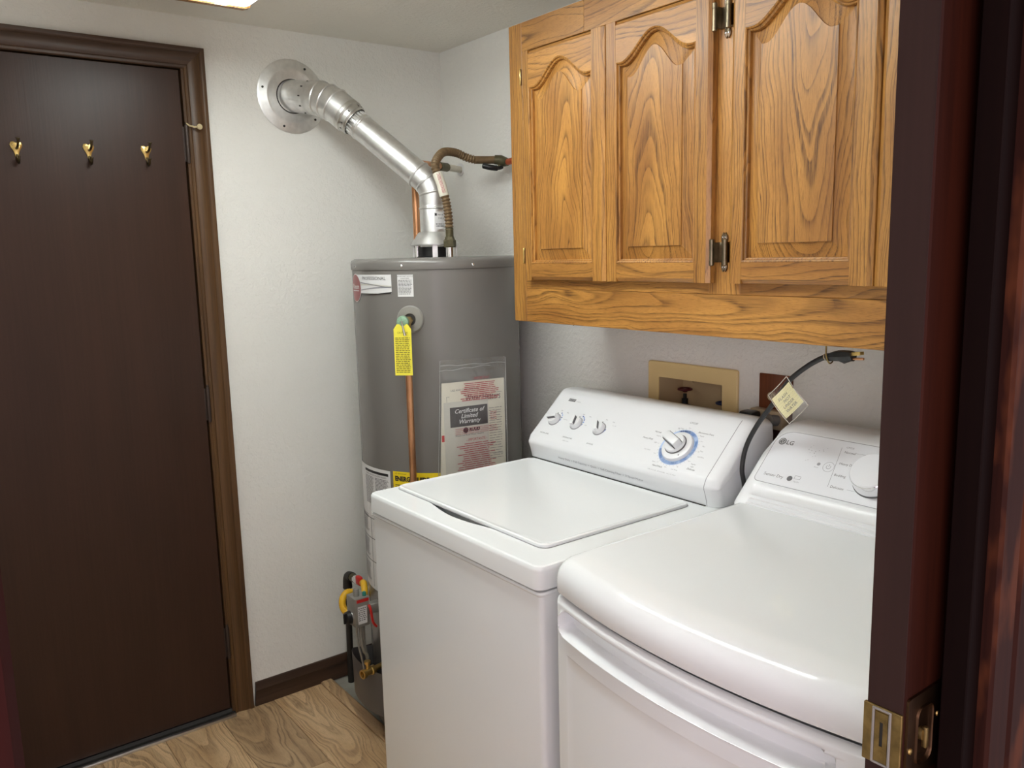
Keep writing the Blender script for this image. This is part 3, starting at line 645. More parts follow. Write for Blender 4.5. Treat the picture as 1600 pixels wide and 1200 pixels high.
dk = MB().lathe([(0.0262, 0.011), (0.0262, 0.018), (0.0245, 0.021), (0.0, 0.0215)], o_, nv, 48)
ang = math.radians(68); uu = Vector((0, -1, 0)); e1 = (uu * math.cos(ang) + sv * math.sin(ang)); e2 = (sv * math.cos(ang) - uu * math.sin(ang))
mt = Matrix(((e1.x, e2.x, nv.x, o_.x), (e1.y, e2.y, nv.y, o_.y), (e1.z, e2.z, nv.z, o_.z), (0, 0, 0, 1)))
dk.box(-0.0105, 0.0105, -0.024, 0.026, 0.018, 0.040, 0.003, 2, mt); dk.build('dial_knob', 'whitep', con)
b = MB(); b.box(-0.0122, -0.0106, -0.020, 0.024, 0.0216, 0.034, 0, 1, mt); b.box(0.0106, 0.0122, -0.020, 0.024, 0.0216, 0.034, 0, 1, mt); b.build('grip_mark', 'greyprint', con, smooth=0)
MB().lathe([(0.0024, 0.0095), (0.0020, 0.0102)], P0 + Vector((0, DY - 0.022, 0)) + sv * (DV - 0.024), nv, 12).build('pointer_dot', 'print', con)

# ------------------------------------------------------------------ dryer
dr = thing('clothes_dryer', (-0.46, -1.873, 0), 'white front-load clothes dryer with bowed front and long handle, beside the dark pocket door', 'dryer')
DY0, DY1 = -1.530, -2.214; DC = (DY0 + DY1) / 2; DH = (DY0 - DY1) / 2
def bow(y): t = (y - DC) / DH; return 0.046 * (1 - t * t)
def dcont(insF, insS, z, r=0.022, xb=-0.07):
    """plan outline of the dryer, bowed front; inset in front and at the sides"""
    pts = []; n = 30; yl = DY0 - insS; yr = DY1 + insS
    base = -0.788 + insF
    def fx(y): return base - bow(y)
    for i in range(7):                                          # front-left corner
        a = pi / 2 * i / 6; pts.append(Vector((fx(yl - r) + r - r * math.sin(a), yl - r + r * math.cos(a), z)))
    for i in range(1, n):
        y = yl - r + (yr + r - yl + r) * i / n; pts.append(Vector((fx(y), y, z)))
    for i in range(7):
        a = pi / 2 * i / 6; pts.append(Vector((fx(yr + r) + r - r * math.cos(a), yr + r - r * math.sin(a), z)))
    pts += [Vector((xb, yr, z)), Vector((xb, yl, z))]; return pts
b = MB().loft([dcont(0.042, 0.004, 0.03), dcont(0.042, 0.004, 0.884), dcont(0.046, 0.008, 0.886)], True, True, True); b.build('body', 'white', dr)
for (x, y) in ((-0.72, -1.60), (-0.72, -2.15), (-0.15, -1.60), (-0.15, -2.15)):
    MB().lathe([(0.020, 0.0), (0.022, 0.004), (0.022, 0.014), (0.010, 0.016), (0.010, 0.035)], (x, y, 0), seg=16).build('foot', 'black', dr)
MB().loft([dcont(0.014, 0.010, 0.884), dcont(0.014, 0.010, 0.892)]).build('seam', 'gap', dr)
pf = [(0.006, 0.006, 0.8895), (0.0015, 0.002, 0.8895), (0.0, 0.0, 0.892), (0.0, 0.0, 0.911)]
for i in range(1, 9):
    a = math.radians(78) * i / 8; pf.append((0.036 * (1 - math.cos(a)), 0.015 * (1 - math.cos(a * 90 / 78)), 0.911 + 0.039 * math.sin(a)))
pf += [(0.075, 0.020, 0.9525), (0.125, 0.028, 0.9540), (0.140, 0.032, 0.9543), (0.20, 0.05, 0.9545)]
b = MB().loft([dcont(i_, s_, z, max(0.026 - s_ * 0.5, 0.008)) for i_, s_, z in pf], True, True, True); b.build('top', 'white', dr, smooth=40)
# door: a sculpted front sheet with a scooped grip channel above a rolled lip
def sm(t): t = max(0.0, min(1.0, t)); return t * t * (3 - 2 * t)
DL, DRr = -1.5335, -2.2105
def relief(y, z):
    """outward relief of the door skin: capsule-shaped grip channel with a thin rolled lip round its foot and ends"""
    y0, y1, zc, hz, rr = -1.556, -2.092, 0.8425, 0.0225, 0.0175
    ym, hy = (y0 + y1) / 2, (y0 - y1) / 2
    qy, qz = abs(y - ym) - hy + rr, abs(z - zc) - hz + rr
    d = math.hypot(max(qy, 0), max(qz, 0)) + min(max(qy, qz), 0) - rr
    ins_ = -d
    t = (z - (zc - hz)) / (2 * hz)
    out = 0.0
    if ins_ > 0: out -= 0.027 * sm(ins_ / 0.0055) * (1 - 0.55 * sm((t - 0.45) / 0.55))
    out += 0.0075 * math.exp(-((d - 0.0002) / 0.0034) ** 2) * sm((0.866 - z) / 0.016) * (1 if z < zc or qy > 0 else 0.0)
    out += -0.0018 * sm((0.786 - z) / 0.004) * sm((-1.572 - y) / 0.012)
    ed = min(0.8795 - z, DL - y, y - DRr, z - 0.10)
    return out + 0.012 * min(1.0, max(0, ed) / 0.008) ** 0.5
zs = [0.10, 0.104, 0.112, 0.2, 0.4, 0.6, 0.76, 0.782, 0.785] + [0.786 + 0.0012 * i for i in range(0, 66)] + [0.8672, 0.870, 0.8725, 0.8748, 0.8765, 0.8778, 0.8788, 0.8795]
ysd = [DL - 0.0022 * i for i in range(0, 22)] + [DL - 0.0484 - (0.56) * i / 40 for i in range(1, 41)]
while ysd[-1] > DRr + 0.003: ysd.append(ysd[-1] - 0.0022)
ysd[-1] = DRr
sk = lambda y: [Vector((-0.745 - bow(y), y, z_)) for z_ in zs]
b = MB().grid([[Vector((-0.745 - bow(DL), DL, z))] + [Vector((-0.7755 - bow(y) - relief(y, z), y, z)) for y in ysd] + [Vector((-0.745 - bow(DRr), DRr, z))] for z in zs])
b.build('door', 'white', dr, smooth=60, fixn=False)
# console
Q0 = Vector((-0.29, 0, 0.955)); qs = Vector((0.146, 0, 0.140)).normalized(); qn = Vector((-qs.z, 0, qs.x))
def qv(v, e=0.0): p = Q0 + qs * v + qn * e; return (p.x, p.z)
tail = [(-0.142, 1.0985), (-0.128, 1.1045), (-0.110, 1.107), (-0.080, 1.106), (-0.066, 1.098), (-0.060, 1.08), (-0.060, 0.946)]
armp = [(-0.293, 0.946), qv(-0.002, 0.0), qv(0.006, 0.0005), qv(0.010, .001), qv(0.015, .001), qv(0.020, .001), qv(0.025, .001), qv(0.030, .001), qv(0.035, .001), qv(0.040, .001), qv(0.046, .001), qv(0.052, .001), qv(0.056, .001), qv(0.10, .001), qv(0.15, .001), qv(0.190, .001)] + tail
midp = [(-0.293, 0.946), (-0.2925, 0.9570), (-0.2850, 0.9580), (-0.2845, 0.9645), (-0.2770, 0.9655), (-0.2765, 0.9715), (-0.2690, 0.9725), (-0.2660, 0.9745), (-0.2600, 0.9790), (-0.2535, 0.9845), (-0.2510, 0.9890), qv(0.0525, -0.002), qv(0.056, .001), qv(0.10, .001), qv(0.15, .001), qv(0.190, .001)] + tail
def dsec(prof_, y, ins, kk):
    return console_sections(prof_, [y], [ins], [kk], 0.946, -0.29)[0]
secs = []
def kc(dd, r=0.046): dd = min(dd, r); return 1 - (r - math.sqrt(max(0, r * r - (r - dd) ** 2))) / 0.160
YE0, YE1 = DY0 - 0.002, DY1 + 0.004
plan = []
for dd in (0.0, 0.0012, 0.004, 0.008, 0.014, 0.020, 0.026, 0.032, 0.038, 0.046): plan.append((dd, max(0, 0.010 * (1 - math.sqrt(max(0, 1 - (1 - min(dd / 0.012, 1)) ** 2))))))
for dd, in_ in plan:
    kk = kc(dd + 0.002)
    t = sm((dd - 0.026) / 0.014)
    pp = [(a[0] + (c_[0] - a[0]) * t, a[1] + (c_[1] - a[1]) * t) for a, c_ in zip(armp, midp)]
    secs.append(dsec(pp, YE0 - dd, in_, kk))
for dd, in_ in reversed(plan):
    kk = kc(dd + 0.002); t = sm((dd - 0.026) / 0.014)
    pp = [(a[0] + (c_[0] - a[0]) * t, a[1] + (c_[1] - a[1]) * t) for a, c_ in zip(armp, midp)]
    secs.append(dsec(pp, YE1 + dd, in_, kk))
dc = MB().loft(secs, True, True, True).build('console', 'whitep', dr, smooth=38)
G = frame(Q0, (0, -1, 0), qs, qn, 0.0016)
# glossy panel inset
pan = rrect(1.552, 2.192, 0.0585, 0.192, [0.010, 0.010, 0.036, 0.036], 8)
b = MB().poly([G(u - 0.0, v, 0.0014) for u, v in pan]); b.loft([[G(u, v, 0.0014) for u, v in pan], [G(u, v, 0.0006) for u, v in pan]])
b.build('panel', 'panelp', dc, smooth=0)
o2 = rrect(1.5505, 2.1935, 0.057, 0.1935, [0.0115, 0.0115, 0.0375, 0.0375], 8)
MB().loft([[G(u, v, 0.00115) for u, v in o2], [G(u, v, 0.00115) for u, v in pan]]).build('panel_seam', 'ltprint', dc, smooth=0)
pr = MB(); pg = MB()
def gx(dst, body, y, v, size, align='LEFT', shear=0.0, bold=0.0, sx=1.0): dst.text(body, size, lambda a, b_: G(-y + a, v + b_), align, shear, bold, sx)
def disc(dst, y, v, r, n=28): dst.add([G(-y + r * math.cos(2 * pi * i / n), v + r * math.sin(2 * pi * i / n)) for i in range(n)], [tuple(range(n))])
def ringp(dst, y, v, r0, r1, a0=0, a1=360, n=32):
    dst.grid([[G(-y + r * math.cos(math.radians(a0 + (a1 - a0) * i / n)), v + r * math.sin(math.radians(a0 + (a1 - a0) * i / n))) for i in range(n + 1)] for r in (r0, r1)])
def bar(dst, y, v, u0, u1, v0, v1): dst.add([G(-y + a, v + c_) for a, c_ in ((u0, v0), (u1, v0), (u1, v1), (u0, v1))], [(0, 1, 2, 3)])
ly, lv = -1.569, 0.1645                                          # the round face mark beside the letters
mk = MB(); disc(mk, ly, lv, 0.0088); mk.build('logo_disc', 'greyprint', dc, smooth=0)
G0 = G; G = frame(Q0, (0, -1, 0), qs, qn, 0.0022)
mk = MB(); ringp(mk, ly, lv, 0.0055, 0.0066, -90 + 20, 270 - 90 + 110, 28)
bar(mk, ly, lv, -0.0005, 0.0006, -0.0035, 0.0040); bar(mk, ly, lv, -0.0005, 0.0028, -0.0040, -0.0030); bar(mk, ly, lv, 0.0022, 0.0062, -0.0006, 0.0005); disc(mk, ly + 0.0030, lv + 0.0022, 0.0011, 12)
mk.build('logo_face', 'label', dc, smooth=0); G = G0
gx(pr, 'LG', -1.5790, 0.1590, 0.0150, bold=0.00030); gx(pr, 'Sensor Dry', -1.568, 0.0755, 0.0102)
disc(pr, -1.630, 0.0795, 0.0062); 
bar(pg, -1.645, 0.080, -0.006, 0.008, 0.001, 0.0018); bar(pg, -1.645, 0.080, -0.006, 0.008, 0.0085, 0.0093); bar(pg, -1.645, 0.080, -0.006, -0.0052, 0.001, 0.0093); bar(pg, -1.645, 0.080, 0.0072, 0.008, 0.001, 0.0093)
gx(pg, 'Tag On', -1.641, 0.0735, 0.0042)
ringp(pg, -1.697, 0.1250, 0.0112, 0.0119); ringp(pg, -1.697, 0.1250, 0.0042, 0.0051, 130, 410); bar(pg, -1.697, 0.1250, -0.0005, 0.0005, 0.0005, 0.0065)
disc(pg, -1.674, 0.1270, 0.0038, 16); gx(pg, 'Smart', -1.667, 0.1175, 0.0040)
for i in range(16):
    rr_ = random.Random(i); disc(pg, -1.632 - 0.045 * rr_.random(), 0.125 + 0.045 * rr_.random(), 0.0006 + 0.0004 * rr_.random(), 8)
pr.add([G(1.7030, 0.1760), G(1.7036, 0.1760), G(1.7166, 0.0800), G(1.7160, 0.0800)], [(0, 1, 2, 3)])
for tt, y, v in (('Normal', -1.7130, 0.1640), ('Heavy Duty', -1.7145, 0.1360), ('Bedding', -1.7165, 0.1080), ('Delicates', -1.7210, 0.0800)): gx(pr, tt, y, v, 0.0078)
gx(pr, 'CYCLE', -1.7120, 0.1765, 0.0056)
bar(pg, -1.738, 0.168, 0, 0.026, -0.0003, 0.0003); bar(pg, -1.750, 0.112, 0, 0.012, -0.0003, 0.0003); bar(pg, -1.756, 0.083, 0, 0.018, -0.0003, 0.0003)
pr.build('lettering', 'greyprint', dc, smooth=0); pg.build('small_lettering', 'ltprint', dc, smooth=0)
o_ = Q0 + Vector((0, -1.800, 0)) + qs * 0.119 + qn * 0.001
kb = MB().lathe([(0.0435, 0.0), (0.0438, 0.002), (0.0432, 0.004)], o_, qn, 56).build('knob_ring', 'greyprint', dc)
MB().lathe([(0.0428, 0.0), (0.0425, 0.006), (0.0405, 0.028), (0.0390, 0.0295)], o_, qn, 56).build('knob_skirt', 'chrome', dc)
MB().lathe([(0.0395, 0.026), (0.0395, 0.0300), (0.0375, 0.0320), (0.020, 0.0328), (0.0, 0.0330)], o_, qn, 56).build('knob_cap', 'panelp', dc)

# ------------------------------------------------------------------ water heater
HX, HY, HR = -0.302, -0.401, 0.255
wh = thing('water_heater', (HX, HY, 0), 'tall grey cylindrical gas water heater in the corner left of the washer', 'water heater')
def cyl(az, z, r=HR): a = math.radians(az); return Vector((HX + r * math.cos(a), HY + r * math.sin(a), z))
MB().lathe([(0.235, 0.012), (0.252, 0.014), (HR, 0.022), (HR, 1.443)], (HX, HY, 0), seg=96).build('jacket', 'tank', wh)
for az in (20, 140, 260):
    p = cyl(az, 0, 0.19); MB().lathe([(0.022, -0.003), (0.022, 0.010), (0.018, 0.0125)], p, seg=14).build('foot', 'black', wh)
MB().lathe([(HR, 1.4435), (0.2572, 1.4435), (0.2582, 1.446), (0.2582, 1.463), (0.2545, 1.471), (0.246, 1.4755), (0.10, 1.4765), (0.0, 1.4765)], (HX, HY, 0), seg=96).build('cap', 'tank', wh, smooth=40)
for az in (172, 216, 262, 304, 348, 32, 80, 128):
    ra = Vector((math.cos(math.radians(az)), math.sin(math.radians(az)), 0))
    MB().lathe([(0.0042, 0), (0.0040, 0.0016), (0.0020, 0.0028), (0.0003, 0.003)], cyl(az, 1.4545, 0.2582), ra, 12).build('screw', 'chrome', wh)
def CF(r=HR + 0.0008):
    rad = 180 / pi / HR
    return lambda u, z, e=0.0: cyl(u * rad, z, r + e)              # u is arc length from azimuth 0
def arc(az): return math.radians(az) * HR
C0 = CF(); C1 = CF(HR + 0.0014); C2 = CF(HR + 0.0018)
# brand banner
lb = MB().rect(C0, arc(166), arc(208.2), 1.378, 1.4315, 20, 3).build('banner_label', 'label', wh)
b = MB()
n_ = 16
b.grid([[C1(arc(176) + (arc(208.2) - arc(176)) * i / n_, 1.3725 + 0.006 * (i / n_) ** 2) for i in range(n_ + 1)], [C1(arc(176) + (arc(208.2) - arc(176)) * i / n_, 1.3745 + 0.0085 * (i / n_) ** 2) for i in range(n_ + 1)]]); b.build('banner_stripe', 'print', lb, smooth=0)
for k_, mm in ((0, 'ltprint'), (1, 'paper2'), (2, 'ltprint')):
    b = MB(); z_ = 1.384 + k_ * 0.007
    b.grid([[C1(arc(176) + (arc(208) - arc(176)) * i / n_, z_ + 0.010 * math.sin(i / n_ * 1.6 + k_)) for i in range(n_ + 1)], [C1(arc(176) + (arc(208) - arc(176)) * i / n_, z_ + 0.0025 + 0.0115 * math.sin(i / n_ * 1.6 + k_)) for i in range(n_ + 1)]]); b.build('banner_swoosh', mm, lb, smooth=0)
b = MB(); b.text('PROFESSIONAL', 0.0138, lambda a, c_: C1(arc(181.0) + a, 1.4165 + c_), 'LEFT', 0, 0, 1.09); b.build('banner_lettering', 'print', lb, smooth=0)
def ell(dst, fm_, u, z, a, c_, n=36): dst.add([fm_(u + a * math.cos(2 * pi * i / n), z + c_ * math.sin(2 * pi * i / n)) for i in range(n)], [tuple(range(n))])
def ellg(dst, fm_, u, z, a, c_, n=36):
    for i in range(n):
        u0, u1 = -a + 2 * a * i / n, -a + 2 * a * (i + 1) / n; h0, h1 = c_ * math.sqrt(max(0, 1 - (u0 / a) ** 2)), c_ * math.sqrt(max(0, 1 - (u1 / a) ** 2))
        dst.add([fm_(u + u0, z - h0), fm_(u + u1, z - h1), fm_(u + u1, z + h1), fm_(u + u0, z + h0)], [(0, 1, 2, 3)])
b = MB(); ellg(b, C1, arc(170), 1.392, 0.0405, 0.0415); b.build('badge', 'label', wh); b = MB(); ellg(b, C2, arc(170), 1.392, 0.0385, 0.0395); bo = b.build('badge_disc', 'lilac', wh)
C3 = CF(HR + 0.0022)
b = MB(); b.text('Rheem', 0.020, lambda a, c_: C3(arc(170) + a, 1.390 + c_), 'CENTER', 0.1, 0.0003); b.rect(C3, arc(170) - 0.027, arc(170) + 0.027, 1.383, 1.3855, 8); b.build('badge_lettering', 'label', bo, smooth=0)
# safety label
lb = MB().rect(C0, arc(212.6), arc(212.6) + 0.0475, 1.369, 1.4305, 8, 2).build('safety_label', 'label', wh)
b = MB(); b.text('IMPORTANT NOTICE', 0.0052, lambda a, c_: C1(arc(217.9) + a, 1.4245 + c_), 'CENTER'); b.text('PLEASE READ', 0.0044, lambda a, c_: C1(arc(217.9) + a, 1.4190 + c_), 'CENTER')
b.fine(C1, arc(213.3), arc(222.6), 1.372, 1.4165, 0.0038, 0.42, gaps=4); b.build('fine_print', 'greyprint', lb, smooth=0)
# relief valve, its collar, lever
def rad3(az): a = math.radians(az); return Vector((math.cos(a), math.sin(a), 0))
e = rad3(220.4)
rv = MB().lathe([(0.0395, -0.002), (0.0395, 0.002), (0.036, 0.005), (0.022, 0.0062), (0.0175, 0.006), (0.0170, 0.0035)], cyl(220.4, 1.305, HR), e, 40, cap=False).build('valve_collar', 'escut', wh)
MB().lathe([(0.0185, 0.0022), (0.0185, 0.0032), (0.0, 0.0034)], cyl(220.4, 1.305, HR), e, 24).build('valve_opening', 'gap', rv)
vb = MB().lathe([(0.0095, 0.002), (0.0095, 0.018), (0.0135, 0.019), (0.0135, 0.046), (0.010, 0.048), (0.010, 0.058)], cyl(220.4, 1.303, HR), e, 6).lathe([(0.0105, 0.0), (0.0115, 0.004), (0.0115, 0.018), (0.0085, 0.021)], cyl(220.4, 1.276, HR + 0.033), (0, 0, 1), 8)
rvb = vb.build('relief_valve', 'brass', wh)
MB().lathe([(0.010, 0.056), (0.0165, 0.058), (0.0175, 0.063), (0.0165, 0.069), (0.008, 0.073), (0.0, 0.0735)], cyl(220.4, 1.303, HR), e, 28).build('valve_cap', 'verd', rvb)
p1 = cyl(220.4, 1.303, HR + 0.072); tdir = Vector((-e.y, e.x, 0))
MB().tube([p1 + e * 0.001 + Vector((0, 0, 0.003)), p1 + e * 0.006 + tdir * 0.004 + Vector((0, 0, -0.010)), p1 + e * 0.010 + tdir * 0.0115 + Vector((0, 0, -0.036))], [0.0026, 0.003, 0.0042], 10).build('valve_lever', 'chrome', rvb)
# lower labels
lb = MB().rect(C0, arc(128), arc(200.2), 0.46, 0.856, 26, 4).build('data_label', 'label', wh)
b = MB(); b.rect(C1, arc(170), arc(198.5), 0.838, 0.846, 10); b.build('label_heading', 'print', lb, smooth=0)
b = MB(); b.text('WARNING: FIRE AND EXPLOSION HAZARD', 0.0058, lambda a, c_: C1(arc(171) + a, 0.830 + c_)); b.fine(C1, arc(170), arc(183), 0.735, 0.826, 0.0042, 0.4, gaps=3); b.fine(C1, arc(184.5), arc(198.5), 0.735, 0.826, 0.0042, 0.4, gaps=3)
for z in (0.48, 0.56, 0.64):
    b.fine(C1, arc(150), arc(172), z, z + 0.06, 0.0045, 0.4, gaps=4)
for z in (0.69, 0.625, 0.55): b.rect(C1, arc(150), arc(199), z, z + 0.0025, 12)
for az in (150, 176, 199): b.rect(C1, arc(az) - 0.0012, arc(az) + 0.0012, 0.47, 0.69, 1, 3)
b.build('fine_print', 'greyprint', lb, smooth=0)
lb = MB().rect(C0, arc(202.6), arc(240), 0.73, 0.8585, 14, 2).build('energy_label', 'yellowlab', wh)
b = MB(); b.text('ENERGYGUIDE', 0.0190, lambda a, c_: C1(arc(204.2) + a, 0.831 + c_), 'LEFT', 0, 0.0010, 0.86); b.text('U.S. Government', 0.0055, lambda a, c_: C1(arc(204.2) + a, 0.851 + c_)); b.fine(C1, arc(204.2), arc(238), 0.735, 0.820, 0.006, 0.4); b.build('energy_lettering', 'print', lb, smooth=0)
# burner cover, gas control, tubes, drain
b = MB(); outer = []; inner = []
azs = [158 + 44 * i / 14 for i in range(15)]
def cov(r, z): return [cyl(a, z, r - (0.0 if 0 < i < 14 else 0.004)) for i, a in enumerate(azs)]
b.loft([[cyl(158, z, HR)] + cov(0.318 + 0.004 * (z - 0.08) / 0.17, z) + [cyl(202, z, HR)] for z in (0.098, 0.104, 0.236, 0.240)], False)
b.add([cyl(158, 0.098, HR)] + cov(0.318, 0.098) + [cyl(202, 0.098, HR)], [tuple(range(17))])
b.build('burner_cover', 'tankd', wh, smooth=40)
gb = MB().box(-0.650, -0.602, -0.430, -0.372, 0.374, 0.466, 0.003).box(-0.602, -0.552, -0.418, -0.388, 0.40, 0.43, 0.003)
gc = gb.build('gas_control', 'silver', wh)
b = MB().lathe([(0.020, 0), (0.0205, 0.004), (0.0185, 0.016), (0.014, 0.019), (0.0, 0.0195)], (-0.650, -0.397, 0.400), (-1, 0, 0), 24); b.box(-0.674, -0.667, -0.400, -0.394, 0.384, 0.416, 0.001); b.build('dial', 'black', gc)
MB().lathe([(0.0225, 0), (0.0225, 0.003)], (-0.6505, -0.397, 0.400), (-1, 0, 0), 24).build('dial_ring', 'chrome', gc)
MB().lathe([(0.010, 0), (0.010, 0.016), (0.008, 0.022)], (-0.632, -0.405, 0.466), (0, 0, 1), 12).build('control_top', 'silver', gc)
for (x, y, z, mm, r_) in ((-0.612, -0.418, 0.466, 'teal', 0.006), (-0.626, -0.392, 0.470, 'redp', 0.009)):
    MB().lathe([(r_, 0), (r_, 0.010), (r_ * 0.7, 0.013), (0, 0.0135)], (x, y, z), (0, 0, 1), 14).build('button', mm, gc)
FL = lambda a, c_, e_=0: Vector((-0.648 + a, -0.4306, 0.374 + c_))
b = MB().rect(FL, 0.004, 0.044, 0.078, 0.088); b.build('warning_strip', 'redp', gc)
b = MB().rect(FL, 0.006, 0.036, 0.010, 0.066); ll = b.build('control_label', 'label', gc)
FL2 = lambda a, c_, e_=0: Vector((-0.648 + a, -0.4310, 0.374 + c_))
MB().fine(FL2, 0.008, 0.034, 0.014, 0.062, 0.0062, 0.45).build('fine_print', 'greyprint', ll, smooth=0)
MB().tube(catmull([(-0.606, -0.433, 0.440), (-0.604, -0.440, 0.425), (-0.598, -0.440, 0.385), (-0.585, -0.436, 0.365)]), 0.004, 8).build('lead_wire', 'redp', gc)
for q, rr_ in (([(-0.628, -0.415, 0.376), (-0.628, -0.415, 0.330), (-0.622, -0.415, 0.29), (-0.612, -0.415, 0.270), (-0.608, -0.415, 0.22)], 0.0055), ([(-0.612, -0.405, 0.376), (-0.612, -0.405, 0.30), (-0.604, -0.405, 0.25), (-0.600, -0.405, 0.20)], 0.0035), ([(-0.640, -0.412, 0.376), (-0.638, -0.412, 0.32), (-0.630, -0.414, 0.27), (-0.622, -0.414, 0.22)], 0.003)):
    MB().tube(catmull(q), rr_, 10).build('gas_tube', 'silver', wh)
ea = rad3(189)
MB().lathe([(0.009, 0.0), (0.009, 0.075), (0.014, 0.076), (0.014, 0.088), (0.011, 0.090), (0.011, 0.112), (0.014, 0.114), (0.014, 0.122), (0.009, 0.122), (0.007, 0.112)], cyl(190, 0.243, HR - 0.016), rad3(192), 18, cap=False).lathe([(0.006, 0), (0.006, 0.016), (0.010, 0.018), (0.010, 0.026), (0.0, 0.027)], cyl(190, 0.251, HR + 0.082), (0, 0, 1), 12).build('drain_valve', 'brass', wh)
# draft hood on the cap
hd = MB().lathe([(0.074, 1.512), (0.0745, 1.516), (0.060, 1.535), (0.052, 1.548), (0.046, 1.553)], (HX, HY, 0), seg=40, cap=False).build('draft_hood', 'galv', wh)
for az in (238, 328, 58, 148):
    ra = rad3(az); p = Vector((HX, HY, 0)) + ra * 0.066
    mt = Matrix(((ra.x, -ra.y, 0, p.x), (ra.y, ra.x, 0, p.y), (0, 0, 1, 0), (0, 0, 0, 1)))
    MB().box(-0.0015, 0.0015, -0.008, 0.008, 1.4765, 1.524, 0.0006, 1, mt).build('hood_leg', 'galv', hd)
MB().lathe([(0.058, 1.4766), (0.052, 1.4800), (0.0505, 1.5080), (0.047, 1.5080), (0.046, 1.4775)], (HX, HY, 0), seg=32, cap=False).build('hood_shade_collar', 'black', wh)  # black collar stands in for the shade inside the draft hood
MB().lathe([(0.048, 1.4772), (0.0, 1.4774)], (HX, HY, 0), seg=24).build('flue_opening', 'black', wh)

# ------------------------------------------------------------------ flue pipe
fp = thing('flue_pipe', (-0.558, -0.02, 1.992), 'galvanised metal flue pipe sloping from the water heater up to a round wall flange', 'flue pipe')
FA = Vector((-0.558, 0.0, 1.993)); FB = Vector((-0.507, -0.14, 1.966)); FC = Vector((HX, HY, 1.690)); FD = Vector((HX, HY, 1.548))
fl_o = (-0.565, -0.0005, 1.991)
fg = MB().lathe([(0.113, 0.0), (0.114, 0.0025), (0.108, 0.005), (0.092, 0.0055), (0.086, 0.0085), (0.079, 0.0085), (0.074, 0.0055), (0.053, 0.005)], fl_o, (0, -1, 0), 64, cap=False).build('wall_flange', 'galv', fp)
MB().lathe([(0.0545, 0.003), (0.053, 0.0058), (0.05, 0.0058)], fl_o, (0, -1, 0), 40, cap=False).build('flange_gap', 'gap', fp)
for ang in (62, 168, 250, 318, 20):
    a = math.radians(ang); MB().lathe([(0.0038, 0.004), (0.0036, 0.007), (0.0005, 0.008)], (fl_o[0] + 0.099 * math.cos(a), fl_o[1], fl_o[2] + 0.099 * math.sin(a)), (0, -1, 0), 10).build('screw', 'black', fp)
dAB = (FB - FA).normalized(); dBC = (FC - FB).normalized(); dCD = Vector((0, 0, -1))
A2 = FA - dAB * 0.01
MB().tube([A2, FA + dAB * 0.085], [0.0495, 0.0495], 40, False).build('wall_pipe', 'galv', fp)
def bead(mb, c_, d_, r_, w_=0.004): mb.tube([c_ - d_ * w_, c_ - d_ * w_ * 0.5, c_, c_ + d_ * w_ * 0.5, c_ + d_ * w_], [r_, r_ + 0.0018, r_ + 0.0025, r_ + 0.0018, r_], 40, False)
def gored(mb, P_, dirs, r_):
    """adjustable elbow: straight gores meeting on mitred seams"""
    for i in range(len(P_) - 1):
        d_ = (P_[i + 1] - P_[i]).normalized(); mb.tube([P_[i] - d_ * 0.004, P_[i + 1] + d_ * 0.004], [r_, r_], 40, False)
        if i: bead(mb, P_[i], (P_[i + 1] - P_[i - 1]).normalized(), r_ + 0.0006)
mb = MB(); e0 = FB - dAB * 0.060; e3 = FB + dBC * 0.075
P_ = [e0, FB - dAB * 0.030, FB - dAB * 0.012 + dBC * 0.012, FB + dBC * 0.030, e3]
gored(mb, P_, None, 0.0520); mb.tube([e0 - dAB * 0.004, e0], [0.0545, 0.0545], 40, False)
mb.build('elbow', 'galv', fp, smooth=40)
for i in range(10):                                              # crimped slots where pipe and elbow meet
    a = 2 * pi * i / 10; u_ = dAB.cross(Vector((0, 0, 1))).normalized(); w_ = dAB.cross(u_)
    c_ = FA + dAB * 0.074 + (u_ * math.cos(a) + w_ * math.sin(a)) * 0.0498
    MB().tube([c_ - dAB * 0.003, c_ + dAB * 0.003], 0.0022, 6).build('crimp_slot', 'gap', fp)
cl0 = FB + dBC * 0.072; cl1 = FB + dBC * 0.112
mb = MB().tube([cl0, cl0 + dBC * 0.003, cl1 - dBC * 0.003, cl1], [0.0525, 0.0530, 0.0455, 0.0445], 40, False); bead(mb, cl0 + dBC * 0.014, dBC, 0.0505); bead(mb, cl1 - dBC * 0.006, dBC, 0.0455)
mb.build('clamp', 'alu', fp)
u_ = dBC.cross(Vector((0, 0, 1))).normalized(); w_ = dBC.cross(u_)
for i in range(14):
    a = 2 * pi * i / 14; rr_ = 0.0448; c_ = cl1 - dBC * 0.016 + (u_ * math.cos(a) + w_ * math.sin(a)) * (rr_ + 0.002)
    if i % 3: MB().tube([c_ - dBC * 0.004, c_ + dBC * 0.004], 0.0024, 6).build('crimp_slot', 'gap', fp)
mb = MB().tube([cl1 - dBC * 0.02, cl1 + dBC * 0.001, cl1 + dBC * 0.001, cl1 + dBC * 0.022, FC - dBC * 0.045], [0.0385, 0.0385, 0.0385, 0.0402, 0.0402], 40, False)
for i in range(20):
    a = 2 * pi * i / 20; c_ = cl1 + dBC * 0.008 + (u_ * math.cos(a) + w_ * math.sin(a)) * 0.0388; mb.tube([c_ - dBC * 0.010, c_ + dBC * 0.010], 0.0028, 6)
bead(mb, cl1 + dBC * 0.028, dBC, 0.0402)
mb.build('straight_pipe', 'galv', fp, smooth=40)
mb = MB(); P_ = [FC - dBC * 0.058, FC - dBC * 0.020, FC + dCD * 0.020, FC + dCD * 0.058]
gored(mb, P_, None, 0.0410); bead(mb, P_[0], dBC, 0.0414); mb.build('elbow', 'galv', fp, smooth=40)
